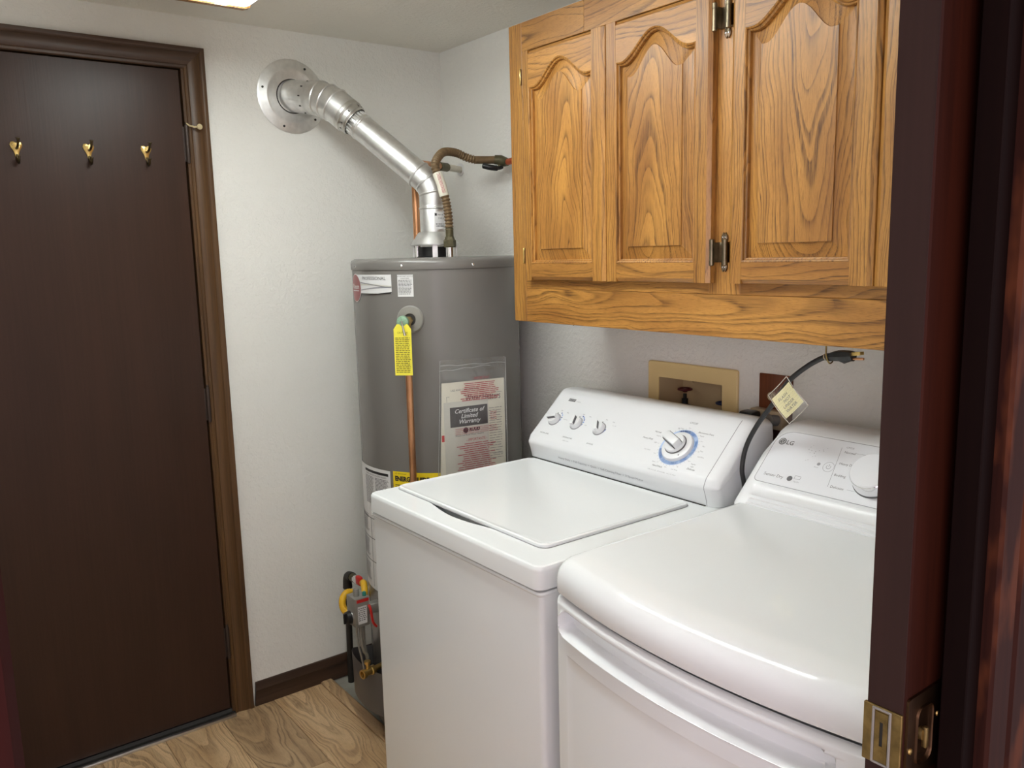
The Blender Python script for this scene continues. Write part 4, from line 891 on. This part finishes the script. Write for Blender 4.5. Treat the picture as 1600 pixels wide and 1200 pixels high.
mb = MB().tube([FC + dCD * 0.055, FC + dCD * 0.060, FD], [0.0400, 0.0425, 0.0425], 40, False); bead(mb, FC + dCD * 0.066, dCD, 0.0425)
mb.build('riser_pipe', 'galv', fp, smooth=40)
RF = lambda u, z, e_=0.0: Vector((HX + (0.0430 + e_) * math.cos(math.radians(238) + u / 0.043), HY + (0.0430 + e_) * math.sin(math.radians(238) + u / 0.043), z))
lb = MB().rect(RF, 0.000, 0.040, 1.560, 1.612, 8, 1).build('pipe_label', 'label', fp)
RF2 = lambda u, z, e_=0.0: RF(u, z, 0.0005)
b = MB(); b.rect(RF2, 0.003, 0.0095, 1.600, 1.6075); b.text('Hart & Cooley', 0.0068, lambda a, c_: RF2(0.0112 + a, 1.6010 + c_)); b.text('TYPE B', 0.0062, lambda a, c_: RF2(0.013 + a, 1.590 + c_)); b.fine(RF2, 0.006, 0.034, 1.564, 1.578, 0.006, 0.5, gaps=6); b.build('fine_print', 'print', lb, smooth=0)

# ------------------------------------------------------------------ water pipes on top of the heater
cp = thing('cold_water_pipe', (-0.304, -0.301, 1.4765), 'copper water pipe rising behind the flue and turning into the wall', 'pipe')
MB().lathe([(0.013, 0.0), (0.013, 0.030), (0.016, 0.031), (0.016, 0.045)], (-0.304, -0.301, 1.4765), seg=16).build('nipple', 'chrome', cp)
q = [(-0.304, -0.301, 1.515), (-0.304, -0.301, 1.740)] + [(-0.304 + 0.030 * (1 - math.cos(a)) * 0.85, -0.301 + 0.030 * (1 - math.cos(a)) * 0.52, 1.740 + 0.030 * math.sin(a)) for a in (0.4, 0.8, 1.2, 1.57)] + [(-0.115, -0.182, 1.775)]
MB().tube(q, 0.0112, 16).build('pipe', 'copper', cp)
MB().tube([(-0.150, -0.204, 1.774), (-0.10, -0.1728, 1.775)], 0.0145, 16).build('coupling', 'flexd', cp)
MB().tube([(-0.104, -0.175, 1.775), (-0.002, -0.111, 1.777)], 0.0115, 16).build('white_stub', plain('paint_smeared_pipe', rgb(206, 200, 186), 0.6), cp)
MB().lathe([(0.012, 0.0), (0.022, 0.001), (0.021, 0.0035), (0.012, 0.004)], (-0.0005, -0.110, 1.777), (-1, 0, 0), 24).build('escutcheon', 'label', cp)
MB().tube([(-0.304, -0.301, 1.514), (-0.304, -0.301, 1.528)], 0.0125, 16).build('solder_ring', 'silver', cp)

hp = thing('hot_water_hose', (-0.312, -0.501, 1.4765), 'brown corrugated flexible water hose arching from the heater top to the wall valve', 'hose')
MB().lathe([(0.013, 0.0), (0.013, 0.030), (0.0145, 0.031), (0.0145, 0.036)], (-0.312, -0.501, 1.4765), seg=16).build('nipple', 'chrome', hp)
MB().lathe([(0.0165, 0.028), (0.0185, 0.031), (0.0185, 0.048), (0.015, 0.052), (0.0125, 0.060)], (-0.312, -0.501, 1.4765), seg=6).build('union_nut', 'flexd', hp, smooth=20)
MB().tube([(-0.312, -0.501, 1.530), (-0.312, -0.501, 1.562)], 0.0120, 16).build('hose_cuff', 'flexd', hp)
path = catmull([(-0.312, -0.500, 1.556), (-0.312, -0.499, 1.590), (-0.313, -0.490, 1.640), (-0.319, -0.478, 1.684), (-0.328, -0.466, 1.727), (-0.322, -0.452, 1.752), (-0.290, -0.426, 1.779), (-0.245, -0.390, 1.796), (-0.19, -0.367, 1.798), (-0.15, -0.366, 1.786), (-0.12, -0.372, 1.779)], 48)
acc = 0.0; rads = [0.0108]
for i in range(1, len(path)):
    acc += (path[i] - path[i - 1]).length; rads.append(0.0100 + 0.0034 * (0.5 + 0.5 * math.cos(2 * pi * acc / 0.0098)))
MB().tube(path, rads, 14).build('corrugated_hose', 'flex', hp, smooth=60)
MB().tube([(-0.122, -0.3715, 1.7793), (-0.09, -0.386, 1.779), (-0.056, -0.4045, 1.779)], 0.0122, 16).build('hose_end', 'flex', hp)
ta = Vector((-0.3155, -0.4860, 1.655)); tb = Vector((-0.3270, -0.4680, 1.722))
tg = MB().tube([ta, (ta + tb) / 2 + Vector((0, -0.003, 0.001)), tb], 0.0142, 18, False).build('hose_tag', 'paper', hp)
dirt = (tb - ta).normalized()
b = MB(); vdir = Vector((-0.53, -0.75, 0)).normalized(); side = dirt.cross(vdir).normalized(); outv = side.cross(dirt).normalized()
if outv.dot(vdir) < 0: outv = -outv
bq = lambda u, v, e_=0: ta + dirt * u + side * v + outv * (0.0146 + (0.001 - 6 * v * v)) + Vector((0, -0.0025, 0.0008))
b.fine(bq, 0.006, 0.070, -0.006, 0.006, 0.0034, 0.4); b.build('fine_print', 'redprint', tg, smooth=0)
vt = Vector((-0.050, -0.412, 1.772))
b = MB().tube([(-0.064, -0.400, 1.780), (-0.050, -0.412, 1.778), (-0.046, -0.428, 1.771), (-0.046, -0.445, 1.769)], [0.0145, 0.016, 0.0155, 0.0115], 16).tube([vt, vt + Vector((0.0, 0, -0.020))], 0.009, 12)
b.build('shutoff_valve', 'flexd', hp)
MB().tube(catmull([(-0.050, -0.420, 1.755), (-0.066, -0.414, 1.752), (-0.088, -0.404, 1.755), (-0.104, -0.388, 1.761)]), [0.006] * 6 + [0.009] * 12 + [0.006], 12).build('valve_handle', 'black', hp)
MB().tube(catmull([(-0.046, -0.440, 1.7695), (-0.045, -0.468, 1.771), (-0.043, -0.500, 1.777), (-0.04, -0.54, 1.783), (-0.02, -0.60, 1.785), (0.004, -0.64, 1.785)]), 0.0100, 14).build('supply_tube', 'redcop', hp)

# discharge pipe from the relief valve
q0 = cyl(220.4, 1.290, HR + 0.033)
dp = MB().tube([q0 + Vector((0, 0, -0.008)), (q0.x, q0.y, 0.08)], 0.0098, 18).build('discharge_pipe', 'copper', None, 35, 'straight copper discharge pipe running down the front of the grey water heater', 'pipe')
# yellow warning tag on the relief valve
tn = Vector((math.cos(math.radians(225)), math.sin(math.radians(225)), 0)); tu = Vector((-tn.y, tn.x, 0)); tc = cyl(220.4, 0, HR + 0.0705)
TF = lambda u, z, e_=0.0: Vector((tc.x, tc.y, z)) + tu * u + tn * (0.0015 + e_ + 0.010 * (1.29 - z) * (z < 1.29) - 0.03 * u * u / 0.025)
tg = thing('warning_tag', TF(0, 1.30), 'yellow printed warning tag hanging from the relief valve of the water heater', 'tag')
outl = [(-0.0155, 1.298), (-0.0255, 1.284), (-0.0250, 1.156), (0.0245, 1.156), (0.0250, 1.284), (0.0150, 1.298)]
rows = []
for z in (1.156, 1.19, 1.22, 1.25, 1.284): rows.append([TF(-0.0248 + 0.0496 * i / 6, z) for i in range(7)])
rows.append([TF(-0.0150 + 0.030 * i / 6, 1.298) for i in range(7)])
b = MB().grid(rows); b.grid([[p - tn * 0.0006 for p in r_] for r_ in rows]); b.build('card', 'yellowtag', tg)
TP = lambda u, z, e_=0.0: TF(u, z, 0.0006)
b = MB(); b.text('CAUTION', 0.0065, lambda a, c_: TP(a, 1.2725 + c_), 'CENTER'); b.fine(TP, -0.021, 0.021, 1.160, 1.262, 0.0050, 0.42, ragged=0.08, gaps=3); b.build('fine_print', plain('olive_print', rgb(112, 104, 40), 0.6), tg, smooth=0)

# plastic document bag and its papers on the heater
bn = rad3(262); bt = Vector((-bn.y, bn.x, 0)); bP = Vector((HX, HY, 0)) + bn * (HR + 0.004)
def BF(off): return lambda u, z, e_=0.0: bP + bt * u + bn * (off + e_ - 0.06 * max(0, abs(u) - 0.075)) + Vector((0, 0, z))
B1, B2, B3, B4 = BF(0.0015), BF(0.0035), BF(0.0045), BF(0.0072)
bk = MB(); qd = [(-0.110, 1.124), (0.089, 1.123), (0.089, 0.84), (-0.124, 0.84)]
def quad_grid(fm_, qd, n=8):
    (u0, z0), (u1, z1), (u2, z2), (u3, z3) = qd
    return [[fm_(u0 + (u1 - u0) * i / n + ((u3 + (u2 - u3) * i / n) - (u0 + (u1 - u0) * i / n)) * j / 4, z0 + (z1 - z0) * i / n + ((z3 + (z2 - z3) * i / n) - (z0 + (z1 - z0) * i / n)) * j / 4) for i in range(n + 1)] for j in range(5)]
bk.grid(quad_grid(B1, qd)); bk.grid(quad_grid(BF(-0.0015), qd))
bko = thing('manual', B1(0, 0.84), 'white water heater manual sealed in the clear plastic bag on the heater', 'manual'); bk.build('pages', 'paper', bko)
B15 = BF(0.0020)
b = MB(); b.text('Water Heaters', 0.030, lambda a, c_: B15(-0.040 + a, 1.064 + c_), 'LEFT', 0.1, 0, 0.62); b.text('USE AND CARE MANUAL', 0.008, lambda a, c_: B15(-0.085 + a, 1.098 + c_)); b.fine(B15, 0.036, 0.080, 0.88, 1.040, 0.0075, 0.16, gaps=1.5)
for z in (1.083, 0.90): b.rect(B15, -0.098, 0.080, z, z + 0.0008)
b.rect(B15, -0.098, -0.0972, 0.88, 1.083); b.build('print', 'greyprint', bko, smooth=0)
b = MB().rect(B15, -0.1165, -0.1085, 0.955, 0.974); b.build('index_tab', 'redp', bko)
crt = thing('warranty_card', B2(-0.03, 0.84), 'pale warranty certificate with dark title block in front of the manual', 'card')
b = MB().rect(B2, -0.108, 0.033, 0.84, 1.068, 6, 2); b.rect(BF(0.0028), -0.108, 0.033, 0.84, 1.068, 6, 2); b.build('sheet', 'paper2', crt)
B25 = BF(0.0040)
MB().rect(B25, -0.090, 0.030, 0.994, 1.052, 4).build('title_block', plain('dark_title_block', rgb(62, 56, 56), 0.4), crt)
B27 = BF(0.0044)
b = MB()
for i, tt in enumerate(('Certificate of', 'Limited', 'Warranty')): b.text(tt, 0.0175, lambda a, c_: B27(-0.030 + a, 1.034 - i * 0.0155 + c_), 'CENTER', 0.3, 0.0002)
b.build('title_lettering', 'label', crt, smooth=0)
b = MB(); ell(b, B27, -0.042, 0.982, 0.0085, 0.0085, 20); b.text('RUUD', 0.0125, lambda a, c_: B27(-0.031 + a, 0.9785 + c_), 'LEFT', 0.1, 0.0008); b.text('Rheem and Ruud Water Heaters', 0.0068, lambda a, c_: B27(-0.030 + a, 0.9660 + c_), 'CENTER'); b.build('print', 'print', crt, smooth=0)
pbag = thing('plastic_bag', B4(0, 0.84), 'clear plastic bag with red printing stuck to the side of the water heater', 'bag')
bg = [[B4(-0.116 + 0.208 * i / 12 + (-0.018 * (1.19 - z) / 0.33) * (1 - i / 12), z - 0.0035 * i / 12, 0.0010 * math.sin(i * 1.7 + z * 60)) for i in range(13)] for z in [1.19 - 0.35 * j / 14 for j in range(15)]]
bg2 = [[p - bn * (0.0105 if 0 < i < 12 else 0.0004) for i, p in enumerate(r_)] for r_ in bg]
b = MB().grid(bg); b.build('film', 'film', pbag)
MB().grid(bg2).build('back_film', 'film', pbag)
sl_ = MB(); 
for (u0, z0, u1, z1) in ((-0.116, 1.175, 0.092, 1.170), (-0.120, 1.160, 0.04, 1.166)): sl_.tube([B4(u0 + (u1 - u0) * i / 8, z0 + (z1 - z0) * i / 8 + 0.002 * math.sin(i * 2.1), 0.0015) for i in range(9)], 0.0009, 6)
sl_.tube([B4(-0.1165, 1.189, 0.001), B4(-0.123, 1.05, 0.001), B4(-0.134, 0.85, 0.001)], 0.0007, 6); sl_.tube([B4(0.092, 1.184, 0.001), B4(0.092, 1.05, 0.001), B4(0.092, 0.85, 0.001)], 0.0007, 6)
sl_.build('seal', plain('cloudy_plastic', rgb(176, 176, 174), 0.25), pbag)
B5 = lambda u, z, e_=0.0: B4(u, z, 0.0024)
b = MB(); b.text('- IMPORTANT -', 0.011, lambda a, c_: B5(0.012 + a, 1.1275 + c_), 'CENTER', 0, 0, 0.8); b.fine(B5, -0.062, 0.070, 1.062, 1.120, 0.0054, 0.40, random.Random(5), 0.2, 3, True)
b.text('- IMPORTANTE -', 0.0115, lambda a, c_: B5(-0.010 + a, 0.9500 + c_), 'CENTER', 0, 0, 0.8); b.fine(B5, -0.075, 0.052, 0.842, 0.945, 0.0062, 0.34, random.Random(6), 0.25, 3, True)
b.fine(B5, -0.078, 0.062, 0.970, 0.990, 0.005, 0.22, random.Random(8), 0.2, 3); b.fine(B5, 0.036, 0.060, 1.000, 1.030, 0.0055, 0.3, random.Random(9), 0.2, 1)
b.build('red_print', 'redprint', pbag, smooth=0)

# ------------------------------------------------------------------ gas line
gl_ = thing('gas_pipe', (-0.503, -0.058, -0.004), 'black iron gas pipe with elbow and yellow flexible connector beside the water heater', 'pipe')
MB().tube([(-0.503, -0.058, -0.004), (-0.496, -0.058, 0.362)], 0.0108, 16).build('riser', 'blackpipe', gl_)
el = [(-0.496, -0.058, 0.345), (-0.496, -0.058, 0.372)] + [(-0.496, -0.058 - 0.024 * (1 - math.cos(a)), 0.372 + 0.024 * math.sin(a)) for a in (0.4, 0.8, 1.2, 1.57)] + [(-0.496, -0.098, 0.396)]
MB().tube(el, [0.0165, 0.0150] + [0.0148] * 4 + [0.0165], 16).build('elbow', 'blackpipe', gl_)
MB().tube([(-0.496, -0.096, 0.396), (-0.497, -0.122, 0.397)], 0.0140, 8).build('collar', 'flexd', gl_)
MB().tube([(-0.497, -0.120, 0.397), (-0.498, -0.146, 0.398), (-0.499, -0.175, 0.399)], [0.013, 0.0150, 0.012], 12).build('valve_body', 'chrome', gl_)
MB().box(-0.516, -0.500, -0.190, -0.160, 0.396, 0.426, 0.005).build('valve_handle', 'redp', gl_)
yp = catmull([(-0.500, -0.176, 0.399), (-0.508, -0.205, 0.412), (-0.520, -0.235, 0.415), (-0.535, -0.262, 0.395), (-0.560, -0.280, 0.405), (-0.595, -0.298, 0.432), (-0.618, -0.305, 0.438), (-0.633, -0.310, 0.425), (-0.637, -0.315, 0.405), (-0.632, -0.325, 0.388), (-0.620, -0.345, 0.378), (-0.612, -0.372, 0.392)], 8)
MB().tube(yp, [0.0105 + 0.0008 * (i % 2) for i in range(len(yp))], 14).build('flexible_connector', 'yellow', gl_)

# ------------------------------------------------------------------ coat hooks on the brown door
def coat_hook(x, z, label):
    t = thing('coat_hook', (x, -0.0005, z), label, 'hook', 'coat hooks on the brown door')
    sh = [(0, -0.026), (0.004, -0.016), (0.007, -0.004), (0.0125, 0.006), (0.0145, 0.013), (0.012, 0.020), (0.006, 0.0215), (0, 0.0185), (-0.006, 0.0215), (-0.012, 0.020), (-0.0145, 0.013), (-0.0125, 0.006), (-0.007, -0.004), (-0.004, -0.016)]
    fr_ = [Vector((x + a, -0.0005, z + c_)) for a, c_ in sh]
    b = MB().loft([fr_, [Vector((x + a, -0.0028, z + c_)) for a, c_ in sh], [Vector((x + a * 0.8, -0.0042, z + c_ * 0.85 + 0.001)) for a, c_ in sh]], True, True, True)
    b.build('back_plate', 'brass', t)
    up = catmull([(x, -0.003, z + 0.004), (x, -0.016, z + 0.003), (x, -0.036, z + 0.008), (x, -0.047, z + 0.018), (x, -0.050, z + 0.026)], 5)
    MB().tube(up, [0.0032 + (0.0022 if i > len(up) - 4 else 0) for i in range(len(up))], 10).build('upper_prong', 'hookdark', t)
    dn = catmull([(x, -0.003, z - 0.012), (x, -0.0055, z - 0.025), (x, -0.016, z - 0.035), (x, -0.028, z - 0.032), (x, -0.034, z - 0.022), (x, -0.035, z - 0.018)], 5)
    MB().tube(dn, [0.0030 + (0.0016 if i > len(dn) - 4 else 0) for i in range(len(dn))], 10).build('lower_prong', 'hookdark', t)
    for s in (-1, 1): MB().lathe([(0.0021, 0), (0.0018, 0.001), (0.0003, 0.0012)], (x + s * 0.0088, -0.004, z + 0.0125), (0, -1, 0), 8).build('screw', 'brassold', t)
coat_hook(-1.349, 1.786, 'brass double coat hook on the brown door, farthest left of the three')
coat_hook(-1.173, 1.790, 'brass double coat hook on the brown door, middle of the three')
coat_hook(-1.021, 1.793, 'brass double coat hook on the brown door, nearest the hinges')

# ------------------------------------------------------------------ things on the right wall
ob = thing('outlet_box', (-0.002, -1.17, 1.08), 'tan recessed laundry outlet box in the wall behind the washer', 'outlet box')
oo = rrect(-1.320, -1.018, 0.945, 1.1825, 0.008, 4); ii = rrect(hy0 + 0.002, hy1 - 0.002, hz0 + 0.002, hz1 - 0.002, 0.003, 4)
b = MB().loft([[(-0.0005, y, z) for y, z in oo], [(-0.007, y, z) for y, z in oo], [(-0.009, y + (0.002 if y < -1.17 else -0.002), z + (0.002 if z < 1.06 else -0.002)) for y, z in oo]])
b.poly([(-0.009, y + (0.002 if y < -1.17 else -0.002), z + (0.002 if z < 1.06 else -0.002)) for y, z in oo], [[(-0.009, y, z) for y, z in ii]]); b.loft([[(-0.009, y, z) for y, z in ii], [(-0.006, y, z) for y, z in ii]])
b.build('face_plate', 'tan', ob)
b = MB().loft([[(-0.006, y, z) for y, z in ii], [(0.090, y, z) for y, z in ii]], True, False, True); b.build('recess', 'tand', ob)
for y, mm, zz in ((-1.105, 'darkred', 1.104), (-1.236, 'blue', 1.082)):
    b = MB().lathe([(0.013, 0.0), (0.013, 0.035), (0.010, 0.037), (0.016, 0.040), (0.016, 0.060), (0.009, 0.064), (0.009, 0.078), (0.005, 0.080), (0.005, 0.092)], (0.045, y, zz - 0.104), seg=14)
    v_ = b.build('valve', 'black' if mm == 'darkred' else 'bronze', ob)
    b = MB().lathe([(0.006, -0.004), (0.0075, 0.0), (0.006, 0.006)], (0.045, y, zz - 0.004), seg=12)
    for i in range(6):
        a = pi / 3 * i; b.tube([(0.045, y, zz - 0.001), (0.045 + 0.016 * math.cos(a), y + 0.016 * math.sin(a), zz)], 0.0028, 8)
    ringpts = [(0.045 + 0.0175 * math.cos(2 * pi * i / 24), y + 0.0175 * math.sin(2 * pi * i / 24), zz) for i in range(25)]
    b.tube(ringpts, 0.0032, 8); b.build('valve_handle', mm, v_)
b = MB().tube([(0.06, -1.123, 1.14), (0.06, -1.123, 1.128), (0.056, -1.126, 1.124), (0.052, -1.123, 1.128)], 0.002, 8); b.build('clip', 'tand', ob)

wp = thing('wall_plate', (0, -1.43, 1.12), 'wood-look brown wall plate with a round jack above the outlet', 'wall plate')
MB().box(-0.006, -0.0005, -1.476, -1.383, 1.062, 1.183, 0.0025).build('plate', 'brownplate', wp)
MB().lathe([(0.011, 0), (0.0105, 0.006), (0.006, 0.007), (0.005, 0.004), (0, 0.004)], (-0.006, -1.422, 1.130), (-1, 0, 0), 20).build('jack', 'ivory', wp)
rc = thing('wall_receptacle', (0, -1.43, 1.04), 'ivory wall receptacle with brown plate and two plugs low behind the dryer', 'receptacle')
MB().box(-0.006, -0.0005, -1.490, -1.372, 0.930, 1.0605, 0.0025).build('plate', plain('dark_brown_plate', rgb(70, 32, 24), 0.4), rc)
MB().box(-0.034, -0.006, -1.470, -1.378, 1.055, 1.100, 0.004).build('outlet_body', 'ivory', rc)
pb_ = thing('black_plug', (-0.05, -1.385, 1.08), 'black power plug in the wall receptacle behind the washer console', 'plug')
MB().box(-0.070, -0.0345, -1.412, -1.372, 1.062, 1.097, 0.006).build('plug_body', 'black', pb_)
MB().tube(catmull([(-0.052, -1.392, 1.066), (-0.054, -1.398, 1.04), (-0.054, -1.40, 1.00), (-0.05, -1.40, 0.94), (-0.05, -1.40, 0.80)]), 0.0085, 12).build('cord', 'black', pb_)
pg_ = thing('grey_plug', (-0.05, -1.445, 1.07), 'grey power plug with cord curling down, right of the black plug', 'plug')
MB().tube(catmull([(-0.0345, -1.457, 1.079), (-0.046, -1.452, 1.081), (-0.056, -1.447, 1.078), (-0.062, -1.445, 1.068)]), [0.013] * 8 + [0.0155] * 6 + [0.013] * 4 + [0.009], 14).build('plug_body', 'grayplug', pg_)
MB().tube(catmull([(-0.062, -1.445, 1.068), (-0.066, -1.447, 1.045), (-0.062, -1.452, 1.01), (-0.055, -1.458, 0.96), (-0.05, -1.462, 0.90), (-0.05, -1.462, 0.80)]), 0.0068, 12).build('cord', 'grayplug', pg_)

pc = thing('power_cord', (-0.232, -1.510, 0.80), 'black appliance power cord rising between washer and dryer to an unplugged three-prong plug', 'cord')
cpth = catmull([(-0.225, -1.513, 0.80), (-0.226, -1.513, 0.953), (-0.234, -1.511, 1.008), (-0.222, -1.5125, 1.058), (-0.222, -1.541, 1.111), (-0.232, -1.583, 1.160), (-0.241, -1.616, 1.201), (-0.250, -1.641, 1.225), (-0.260, -1.681, 1.253), (-0.268, -1.712, 1.270), (-0.270, -1.728, 1.276)], 8)
MB().tube(cpth, 0.0052, 12).build('cord', 'rubber', pc)
MB().tube([(-0.270, -1.7235, 1.2752), (-0.270, -1.7255, 1.2758)], 0.0060, 12).build('cord_band', 'ivory', pc)
pd_ = Vector((0, -1, 0.12)).normalized(); pc0 = Vector((-0.270, -1.7265, 1.2755)); px_ = Vector((1, 0, 0)); pz_ = px_.cross(pd_).normalized()
if pz_.z < 0: pz_ = -pz_
def psec(s_, hw, hu, hd): return [pc0 + pd_ * s_ + px_ * a + pz_ * c_ for a, c_ in ((-hw, 0.0), (-hw * 0.8, hu * 0.8), (0, hu), (hw * 0.8, hu * 0.8), (hw, 0), (hw * 0.6, -hd * 0.75), (0, -hd), (-hw * 0.6, -hd * 0.75))]
MB().loft([psec(0, 0.005, 0.005, 0.005), psec(0.002, 0.0085, 0.0075, 0.008), psec(0.008, 0.0085, 0.0075, 0.0085), psec(0.010, 0.0075, 0.0085, 0.0080), psec(0.026, 0.0115, 0.0120, 0.0090), psec(0.036, 0.0125, 0.0120, 0.0140), psec(0.050, 0.0125, 0.0105, 0.0100), psec(0.056, 0.012, 0.0080, 0.0100)], True, True, True).build('plug_body', 'black', pc)
tip = pc0 + pd_ * 0.056
MB().tube([tip + pz_ * -0.005 - px_ * 0.002, tip + pz_ * -0.006 - px_ * 0.002 + pd_ * 0.021], 0.0024, 10).build('ground_pin', 'copper', pc)
for s_ in (-1, 1):
    c_ = tip + px_ * 0.006 * s_ + pz_ * 0.004
    q = [c_ + pz_ * a for a in (-0.003, 0.003)]
    b = MB().add([q[0] - px_ * 0.0007, q[1] - px_ * 0.0007, q[1] + px_ * 0.0007, q[0] + px_ * 0.0007] + [p + pd_ * 0.017 + px_ * t for p, t in ((q[0], -0.0007), (q[1], -0.0007), (q[1], 0.0007), (q[0], 0.0007))], [(0, 1, 2, 3), (4, 5, 6, 7), (0, 1, 5, 4), (1, 2, 6, 5), (2, 3, 7, 6), (3, 0, 4, 7)])
    b.build('blade', 'brass', pc, smooth=0)
hk = MB().lathe([(0.0016, -0.016), (0.0016, -0.004), (0.0048, -0.0038), (0.0048, -0.0024), (0.0016, -0.002), (0.0014, 0.004)], (-0.280, -1.732, CB), seg=10)
hk.tube(catmull([(-0.280, -1.732, CB - 0.014), (-0.280, -1.733, CB - 0.024), (-0.274, -1.735, CB - 0.0365), (-0.264, -1.735, CB - 0.0365), (-0.258, -1.735, CB - 0.028)]), 0.0014, 8)
hk.build('cup_hook', 'brassold', None, 35, 'small brass cup hook under the cabinet holding up the black plug', 'hook')
# tag tied to the cord
eu = Vector((0, -0.69, 0.724)).normalized(); ev = Vector((0, 0.705, 0.709)).normalized(); o_ = Vector((-0.2530, -1.644, 1.133)); en = Vector((-1, 0, 0))
def TG(off): return lambda u, v, e_=0.0: o_ + eu * u + ev * v + en * (off + e_ + 0.004 * math.sin(v / 0.073 * pi) - 0.0030 * math.sin(u / 0.06 * pi))
ct = thing('cord_tag', TG(0.004)(0.03, 0.07), 'clear plastic sleeve with handwritten cream note tied to the black cord', 'tag')
rows = [[TG(0.0045)(0.055 * i / 6, 0.012 + 0.050 * j / 6) for i in range(7)] for j in range(7)]
b = MB().grid(rows); b.grid([[p - en * 0.0005 for p in r_] for r_ in rows]); nt = b.build('note', 'cream', ct)
T6 = TG(0.0050)
b = MB()
for i, (tt, dx) in enumerate((('FLASH', 0.010), ('NOT', 0.018), ('UNDER', 0.010), ('WATER', 0.010))): b.text(tt, 0.0082, lambda a, c_: T6(dx + a, 0.046 - i * 0.0092 + c_), 'LEFT', 0.2, 0, 1.15)
b.build('handwriting', 'greyprint', nt, smooth=0)
b = MB(); 
for i in range(9): b.rect(T6, 0.001, 0.054, 0.014 + 0.0055 * i, 0.0143 + 0.0055 * i, 6)
b.build('ruled_lines', plain('pale_rule', rgb(188, 184, 160), 0.6), nt, smooth=0)
rows = [[TG(0.0062)(-0.001 + 0.060 * i / 6, 0.073 * j / 8) for i in range(7)] for j in range(9)]
MB().grid(rows).build('sleeve', 'film', ct)
b = MB(); C_ = [(-0.001, 0.0), (0.059, 0.0), (0.059, 0.073), (-0.001, 0.073), (-0.001, 0.0)]
for i in range(4):
    (a0, b0), (a1, b1) = C_[i], C_[i + 1]; b.tube([TG(0.0062)(a0 + (a1 - a0) * j / 8, b0 + (b1 - b0) * j / 8) for j in range(9)], 0.0008, 6)
b.build('sleeve_edge', plain('cloudy_vinyl', rgb(196, 188, 176), 0.3), ct)
b = MB().lathe([(0.0028, 0), (0.0022, 0.002), (0, 0.0022)], (-0.0005, -0.70, 1.262), (-1, 0, 0), 10); b.build('wall_screw', 'bronze', None, 35, 'tiny screw in the wall below the left end of the oak cabinet', 'screw')
